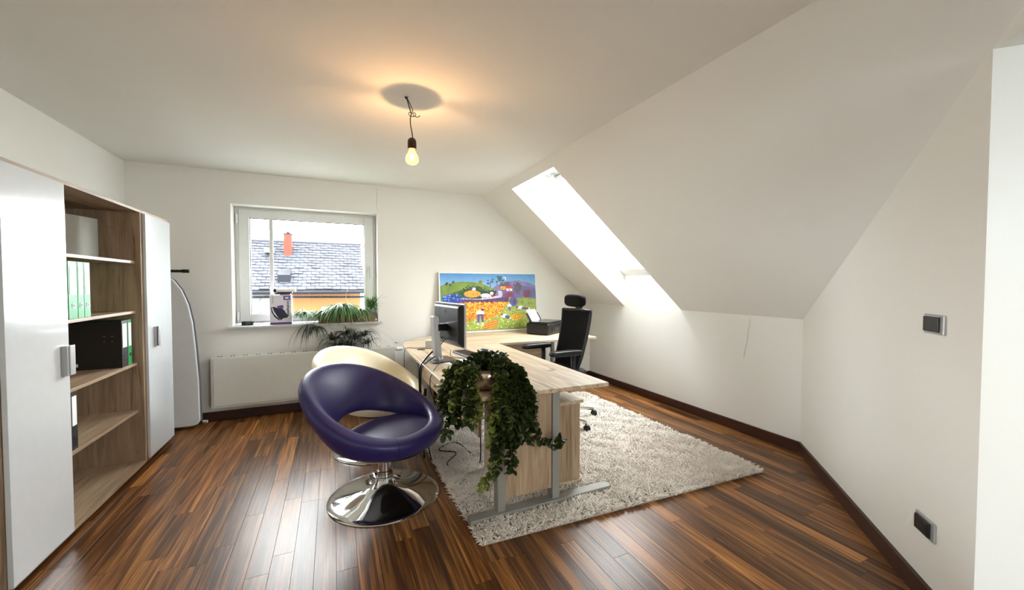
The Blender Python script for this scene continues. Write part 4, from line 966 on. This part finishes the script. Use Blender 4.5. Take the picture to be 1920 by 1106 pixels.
strand([(PX+.02, PY-.05, top), (PX+.03, PY-.12, top), (.88, EY, ZD-.02), (.885, EY, .55), (.875, EY, .42), (.88, EY, .33)], DK, dens=.9)
# left side, over the long edge
for k_ in range(13):
    ly = 1.97+.025*k_+j(.02); lx = .582+j(.02); ze = r_.choice((.62, .66, .68, .60, .64, .70))
    hang(PX-.11+j(.02), PY+.02+j(.06), lx, ly, ze, DK if k_ % 4 else LT, arch=-.01)
strand([(PX-.05, PY-.03, top), (.68, 2.03, top+.02), (.58, 1.98, ZD-.02), (.56, 1.97, .64), (.535, 1.98, .58), (.53, 1.99, .545)], DK)
for lx, ze in ((.625, .62), (.65, .66), (.665, .60)):
    hang(PX-.10+j(.015), PY-.04, lx, EY-.0+j(.01), ze, LT if lx == .665 else DK, arch=-.04)
# crown above the pot and on the desk
for k_ in range(15):
    a_ = 2*PI*k_/15+j(.2)
    if math.sin(a_) < -.35: continue
    rr_ = r_.uniform(.06, .12); hh = r_.uniform(.0, .07)
    strand([(PX, PY, top-.02), (PX+.5*rr_*math.cos(a_), PY+.5*rr_*math.sin(a_), top+hh), (PX+rr_*math.cos(a_), PY+rr_*math.sin(a_), top+hh*.7), (PX+1.25*rr_*math.cos(a_), PY+1.25*rr_*math.sin(a_), top+hh*.2-.02)], DK if k_ % 5 else LT)
for k_ in range(12):
    a_ = r_.uniform(-1.0, .3); rr_ = r_.uniform(.14, .22)
    strand([(PX+.05, PY, top), (PX+.10*math.cos(a_), PY+.10*math.sin(a_), top+.05), (PX+.7*rr_*math.cos(a_), PY+.7*rr_*math.sin(a_), ZD+.09), (PX+rr_*math.cos(a_), PY+rr_*math.sin(a_), ZD+.03)], DK)

# ================================================================= WINDOW SILL THINGS
M['blade'] = mat('green_blade_leaf', (84, 122, 66), .5, var=.4, vscale=25)
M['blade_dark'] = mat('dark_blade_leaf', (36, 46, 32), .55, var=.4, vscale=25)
M['runner'] = mat('pale_plant_runner', (206, 200, 160), .6)
ZS = .916
sp_ = empty('spider_plant', (.14, 4.72, ZS), label='spider plant in a brown planter on the right of the window sill', cat='plant')
g = G(); g.box(-.14, .44, 4.66, 4.80, ZS, ZS+.085); obj('planter', g, M['wicker'], sp_, bevel=.006)
def blades(name, c, n, L0, L1, m_, spread=1.0, down=.5, w=.006, up=.6, ax=1.0, ymax=4.82):
    g = G()
    for i in range(n):
        a_ = r_.uniform(0, 2*PI); Lh = r_.uniform(L0, L1); el_ = r_.uniform(.15, 1.0)*up
        d_ = Vector((math.cos(a_)*ax, math.sin(a_)*.75, 0)); p = Vector(c)+Vector((j(.02), j(.015), 0)); v = d_*spread*.9+Vector((0, 0, el_)); v.normalize()
        pts = [p.copy()]; ns_ = 7
        for k_ in range(ns_):
            v = (v+Vector((0, 0, -down*(.35+.25*k_/ns_)))).normalized(); p = p+v*(Lh/ns_)
            if p.y > ymax: p.y = ymax
            pts.append(p.copy())
        side_ = v.cross(Vector((0, 0, 1))); side_ = side_.normalized() if side_.length > .05 else Vector((1, 0, 0))
        vs = []; 
        for k_, q in enumerate(pts):
            ww = w*(1-(k_/ns_)**2.5*.92)*(.6 if k_ == 0 else 1)
            vs += [q-side_*ww, q+Vector((0, 0, -ww*.5)), q+side_*ww]
        g.add(vs, [(k_*3+e, k_*3+e+1, k_*3+e+4, k_*3+e+3) for k_ in range(ns_) for e in (0, 1)])
    return obj(name, g, m_, sp_, smooth=True, kind='stuff')
blades('foliage', (.09, 4.70, ZS+.165), 420, .16, .34, M['blade'], down=.72, w=.0065, up=.8)
blades('foliage', (.28, 4.70, ZS+.12), 150, .12, .26, M['blade'], down=.75, w=.005, up=.9)
blades('foliage', (.40, 4.74, ZS+.14), 110, .12, .28, M['blade'], down=.4, w=.005, up=1.4, ax=.4)
blades('foliage', (-.08, 4.70, ZS+.11), 130, .12, .26, M['blade'], down=.8, w=.005, up=.8)
blades('foliage', (-.26, 4.69, ZS+.10), 170, .10, .22, M['blade'], down=.55, w=.005, up=.9)
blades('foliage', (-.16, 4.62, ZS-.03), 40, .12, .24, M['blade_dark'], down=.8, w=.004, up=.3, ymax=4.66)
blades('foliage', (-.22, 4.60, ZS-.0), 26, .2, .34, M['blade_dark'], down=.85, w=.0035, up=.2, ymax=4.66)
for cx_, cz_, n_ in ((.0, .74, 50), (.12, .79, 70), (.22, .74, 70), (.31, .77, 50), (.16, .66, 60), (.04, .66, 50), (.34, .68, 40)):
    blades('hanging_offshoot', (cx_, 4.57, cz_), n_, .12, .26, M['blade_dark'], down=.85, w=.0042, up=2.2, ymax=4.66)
for P_, rr_ in (([(.08, 4.70, 1.05), (.02, 4.64, 1.08), (-.04, 4.60, .98), (-.08, 4.59, .85), (-.12, 4.59, .73), (-.14, 4.59, .66)], .003),
          ([(.12, 4.70, 1.04), (.25, 4.62, 1.0), (.42, 4.58, .86), (.58, 4.58, .74), (.66, 4.59, .665)], .0018),
          ([(.10, 4.70, 1.03), (.11, 4.62, .98), (.11, 4.59, .80), (.12, 4.59, .64)], .0018),
          ([(-.04, 4.60, .88), (.0, 4.59, .85), (.03, 4.585, .82)], .002),
          ([(.20, 4.70, 1.03), (.3, 4.64, 1.0), (.22, 4.60, .9), (.2, 4.59, .8)], .002),
          ([(.2, 4.74, 1.02), (.14, 4.80, 1.18), (.16, 4.80, 1.27), (.2, 4.79, 1.3)], .0015)):
    obj('runner', G().tube(spline(P_), rr_, 5), M['runner'], sp_, smooth=True)
for c in ((.66, 4.59, .665), (-.14, 4.59, .66), (.03, 4.585, .82)):
    blades('plantlet', c, 12, .02, .045, M['runner'] if c[0] < .5 else M['blade'], down=.3, w=.003, up=1.5, ymax=4.68)

ibx = empty('iron_carton', (-.485, 4.74, ZS), label='white and violet steam iron carton standing on the window sill', cat='box')
bx0, bx1, by0, by1, bz0, bz1 = -.588, -.392, 4.71, 4.80, ZS+.0005, ZS+.305
g = G(); g.box(bx0, bx1, by0, by1, bz0, bz1); obj('carton', g, M['box_white'], ibx, bevel=.0015)
g = G(); g.box(bx0+.001, bx1-.001, by0-.0008, by0-.0002, bz0+.001, bz0+.02); obj('violet_band', g, M['violet'], ibx)
def flat(name, pts, m_, d_=.001):
    g = G(); g.prism([(bx0+a*.196, bz0+b*.304) for a, b in pts], 'y', by0-d_, by0-.0002); return obj(name, g, m_, ibx)
flat('violet_panel', [(.63, .83), (.94, .83), (.94, .97), (.63, .97)], M['violet'])
flat('small_print', [(.70, .87), (.87, .87), (.87, .93), (.70, .93)], M['label_paper'], .0014)
flat('iron_picture', [(.10, .58), (.20, .60), (.40, .54), (.58, .53), (.68, .46), (.72, .40), (.84, .29), (.80, .22), (.60, .20), (.52, .14), (.40, .20), (.26, .36), (.16, .48)], M['navy'])
flat('iron_soleplate', [(.05, .58), (.09, .585), (.13, .46), (.24, .32), (.38, .20), (.5, .13), (.38, .15), (.2, .26), (.08, .42)], M['ink'], .0013)
flat('iron_sheen', [(.10, .55), (.14, .56), (.18, .46), (.28, .34), (.38, .22), (.30, .26), (.18, .36), (.11, .48)], M['label_paper'], .0016)
flat('violet_inset', [(.32, .62), (.60, .66), (.64, .56), (.56, .53), (.36, .54)], M['violet'], .0008)
for q in range(4): flat('info_mark', [(.10, .92-.06*q), (.17, .92-.06*q), (.17, .94-.06*q), (.10, .94-.06*q)], M['gasket'])
fc = bpy.data.curves.new('lettering', 'FONT'); fc.body = 'Dampfbügeleisen'; fc.size = .026; fc.extrude = .0004
fc.offset = .0006
to = bpy.data.objects.new('lettering', fc); COL.objects.link(to); bpy.context.view_layer.update()
dg = bpy.context.evaluated_depsgraph_get(); tme = bpy.data.meshes.new_from_object(to.evaluated_get(dg)); bpy.data.objects.remove(to)
tme.materials.clear(); tme.materials.append(M['ink'])
to = bpy.data.objects.new('lettering', tme); COL.objects.link(to); to.parent = ibx
MB_ = Matrix.Translation(Vector((bx0+.80*.196, by0-.0010, bz0+.81*.304))-ibx.location) @ Matrix(((0, 1, 0, 0), (0, 0, -1, 0), (-1, 0, 0, 0), (0, 0, 0, 1)))
sb = [v.co.x for v in tme.vertices]; k_ = .165/(max(sb)-min(sb)); to.matrix_basis = MB_ @ Matrix.Diagonal((k_, k_*1.25, k_, 1))
t2 = bpy.data.objects.new('side_lettering', tme); COL.objects.link(t2); t2.parent = ibx
t2.matrix_basis = Matrix.Translation(Vector((bx1+.0010, by0+.04, bz0+.24))-ibx.location) @ Matrix(((0, 0, 1, 0), (0, 1, 0, 0), (-1, 0, 0, 0), (0, 0, 0, 1))) @ Matrix.Scale(k_*.9, 4)

gd = empty('steam_gadget', (-.45, 4.75, bz1+.001), label='white and black handheld gadget lying on the iron carton', cat='appliance')
z = bz1+.001
g = G(); g.box(-.50, -.40, 4.72, 4.79, z, z+.018); obj('foot_block', g, M['violet'], gd, bevel=.003)
g = G(); g.box(-.525, -.385, 4.715, 4.795, z+.014, z+.030); obj('clamp', g, M['black'], gd, bevel=.005)
g = G(); g.box(-.53, -.355, 4.712, 4.798, z+.028, z+.062); obj('body', g, M['white_paint'], gd, bevel=.006, seg=3)
g = G(); g.ell((-.545, 4.755, z+.045), (.018, .03, .024), 18, 12); obj('nozzle', g, M['black'], gd, smooth=True)
cable([(-.555, 4.74, z+.002), (-.61, 4.73, z-.003), (-.66, 4.74, z-.03), (-.685, 4.76, z-.06)], .0025, M['dark_metal'], 'thin cord hanging from the gadget on the iron carton')
ws = empty('small_device', (-.78, 4.73, ZS+.0005), math.radians(-4), label='small black rectangular device on the left of the sill', cat='device')
g = G(); g.box(-.055, .045, -.02, .03, 0, .04); obj('case', g, M['black'], ws, bevel=.005, local=True)
g = G(); g.box(-.015, .03, -.0212, -.02, .008, .034); obj('display', g, M['dark_metal'], ws, local=True)

# ================================================================= CEILING LAMP
lp = empty('bare_bulb_lamp', (.425, 2.40, 2.44), label='bare light bulb hanging on a knotted wire from the ceiling', cat='lamp')
BX, BY, BZ = .440, 2.40, 2.105
LS = 1.32
g = G(); g.tube(spline([(.408, 2.40, 2.437), (.425, 2.40, 2.41), (.445, 2.405, 2.37), (.437, 2.40, 2.345)]), .0024, 6)
g.tube(spline([(.412, 2.405, 2.437), (.420, 2.40, 2.40), (.432, 2.40, 2.36), (.437, 2.40, 2.345), (.431, 2.40, 2.32), (.432, 2.40, 2.28), (.440, 2.40, 2.235), (.443, 2.40, 2.21), (.440, 2.40, 2.19)]), .0032, 6)
g.tube([(.424+.014*math.cos(a_)+.0015*i, 2.40+.004*math.sin(a_*.5), 2.342+.011*math.sin(a_)) for i, a_ in [(i, i*PI/8) for i in range(40)] if i < 34], .0022, 6)
g.tube(spline([(.400, 2.40, 2.441), (.412, 2.41, 2.43), (.402, 2.395, 2.432), (.418, 2.4, 2.437)]), .003, 6)
obj('wire', g, M['black'], lp, smooth=True)
M['socket'] = mat('dark_brown_bakelite', (50, 20, 16), .3)
g = G(); g.lathe([(a*LS, b*1.1) for a, b in [(.004, .088), (.012, .087), (.018, .078), (.0195, .065), (.0195, .030), (.017, .030), (.016, .055), (.001, .056)]], (BX, BY, BZ), 28); obj('socket', g, M['socket'], lp, smooth='auto')
g = G(); g.lathe([(a*LS, b*1.0) for a, b in [(.013, .036), (.014, .026), (.018, .012), (.025, -.004), (.0295, -.020), (.030, -.030), (.0275, -.042), (.021, -.052), (.010, -.0585), (0, -.0600)]], (BX, BY, BZ), 32)
blb = obj('bulb', g, M['bulb_glass'], lp, smooth=True)
g = G(); g.ell((BX, BY, BZ-.026), (.006, .004, .004), 12, 8); obj('filament', g, M['filament'], lp, smooth=True)
g = G(); g.tube([(BX-.009, BY, BZ+.035), (BX-.008, BY, BZ-.018)], .0012, 6); g.tube([(BX+.009, BY, BZ+.035), (BX+.008, BY, BZ-.018)], .0012, 6); obj('filament_support', g, M['cable_w'], lp, smooth=True)
pl = bpy.data.lights.new('bulb_light', 'POINT'); pl.energy = 3.4; pl.color = (1, .56, .28); pl.shadow_soft_size = .003
plo = bpy.data.objects.new('bulb_light', pl); COL.objects.link(plo); plo.location = (BX, BY, BZ-.018)

# ================================================================= SWITCH AND SOCKET ON THE DIAGONAL WALL
def plate(name, cx, cy, cz, label, cat, sock):
    t = empty(name, (cx, cy, cz), math.radians(225), label=label, cat=cat)
    # local: +y points away from the room... x along the wall, -y into the room is set by the rotation below
    t.rotation_euler = (0, 0, math.radians(45))
    w, h_ = .062, .040
    g = G(); g.box(-w, w, .0, .010, -h_, h_); obj('frame', g, M['alu'], t, bevel=.003, local=True)
    g = G(); g.box(-w+.020, w-.010, .010, .0185, -h_+.009, h_-.009); c_ = obj('insert' if sock else 'rocker', g, M['black'], t, bevel=.003, local=True)
    if sock:
        g = G(); g.box(-w+.024, w-.014, .0185, .021, -h_+.012, h_-.012); obj('hinged_cover', g, M['black_gloss'], t, bevel=.002, local=True)
    return t
nx, ny = -1/math.sqrt(2), 1/math.sqrt(2)
plate('light_switch', 2.249, .744, 1.175, 'black light switch in a silver frame on the diagonal wall', 'switch', False)
plate('wall_socket', 2.261, .756, .322, 'black wall socket in a silver frame near the skirting', 'socket', True)
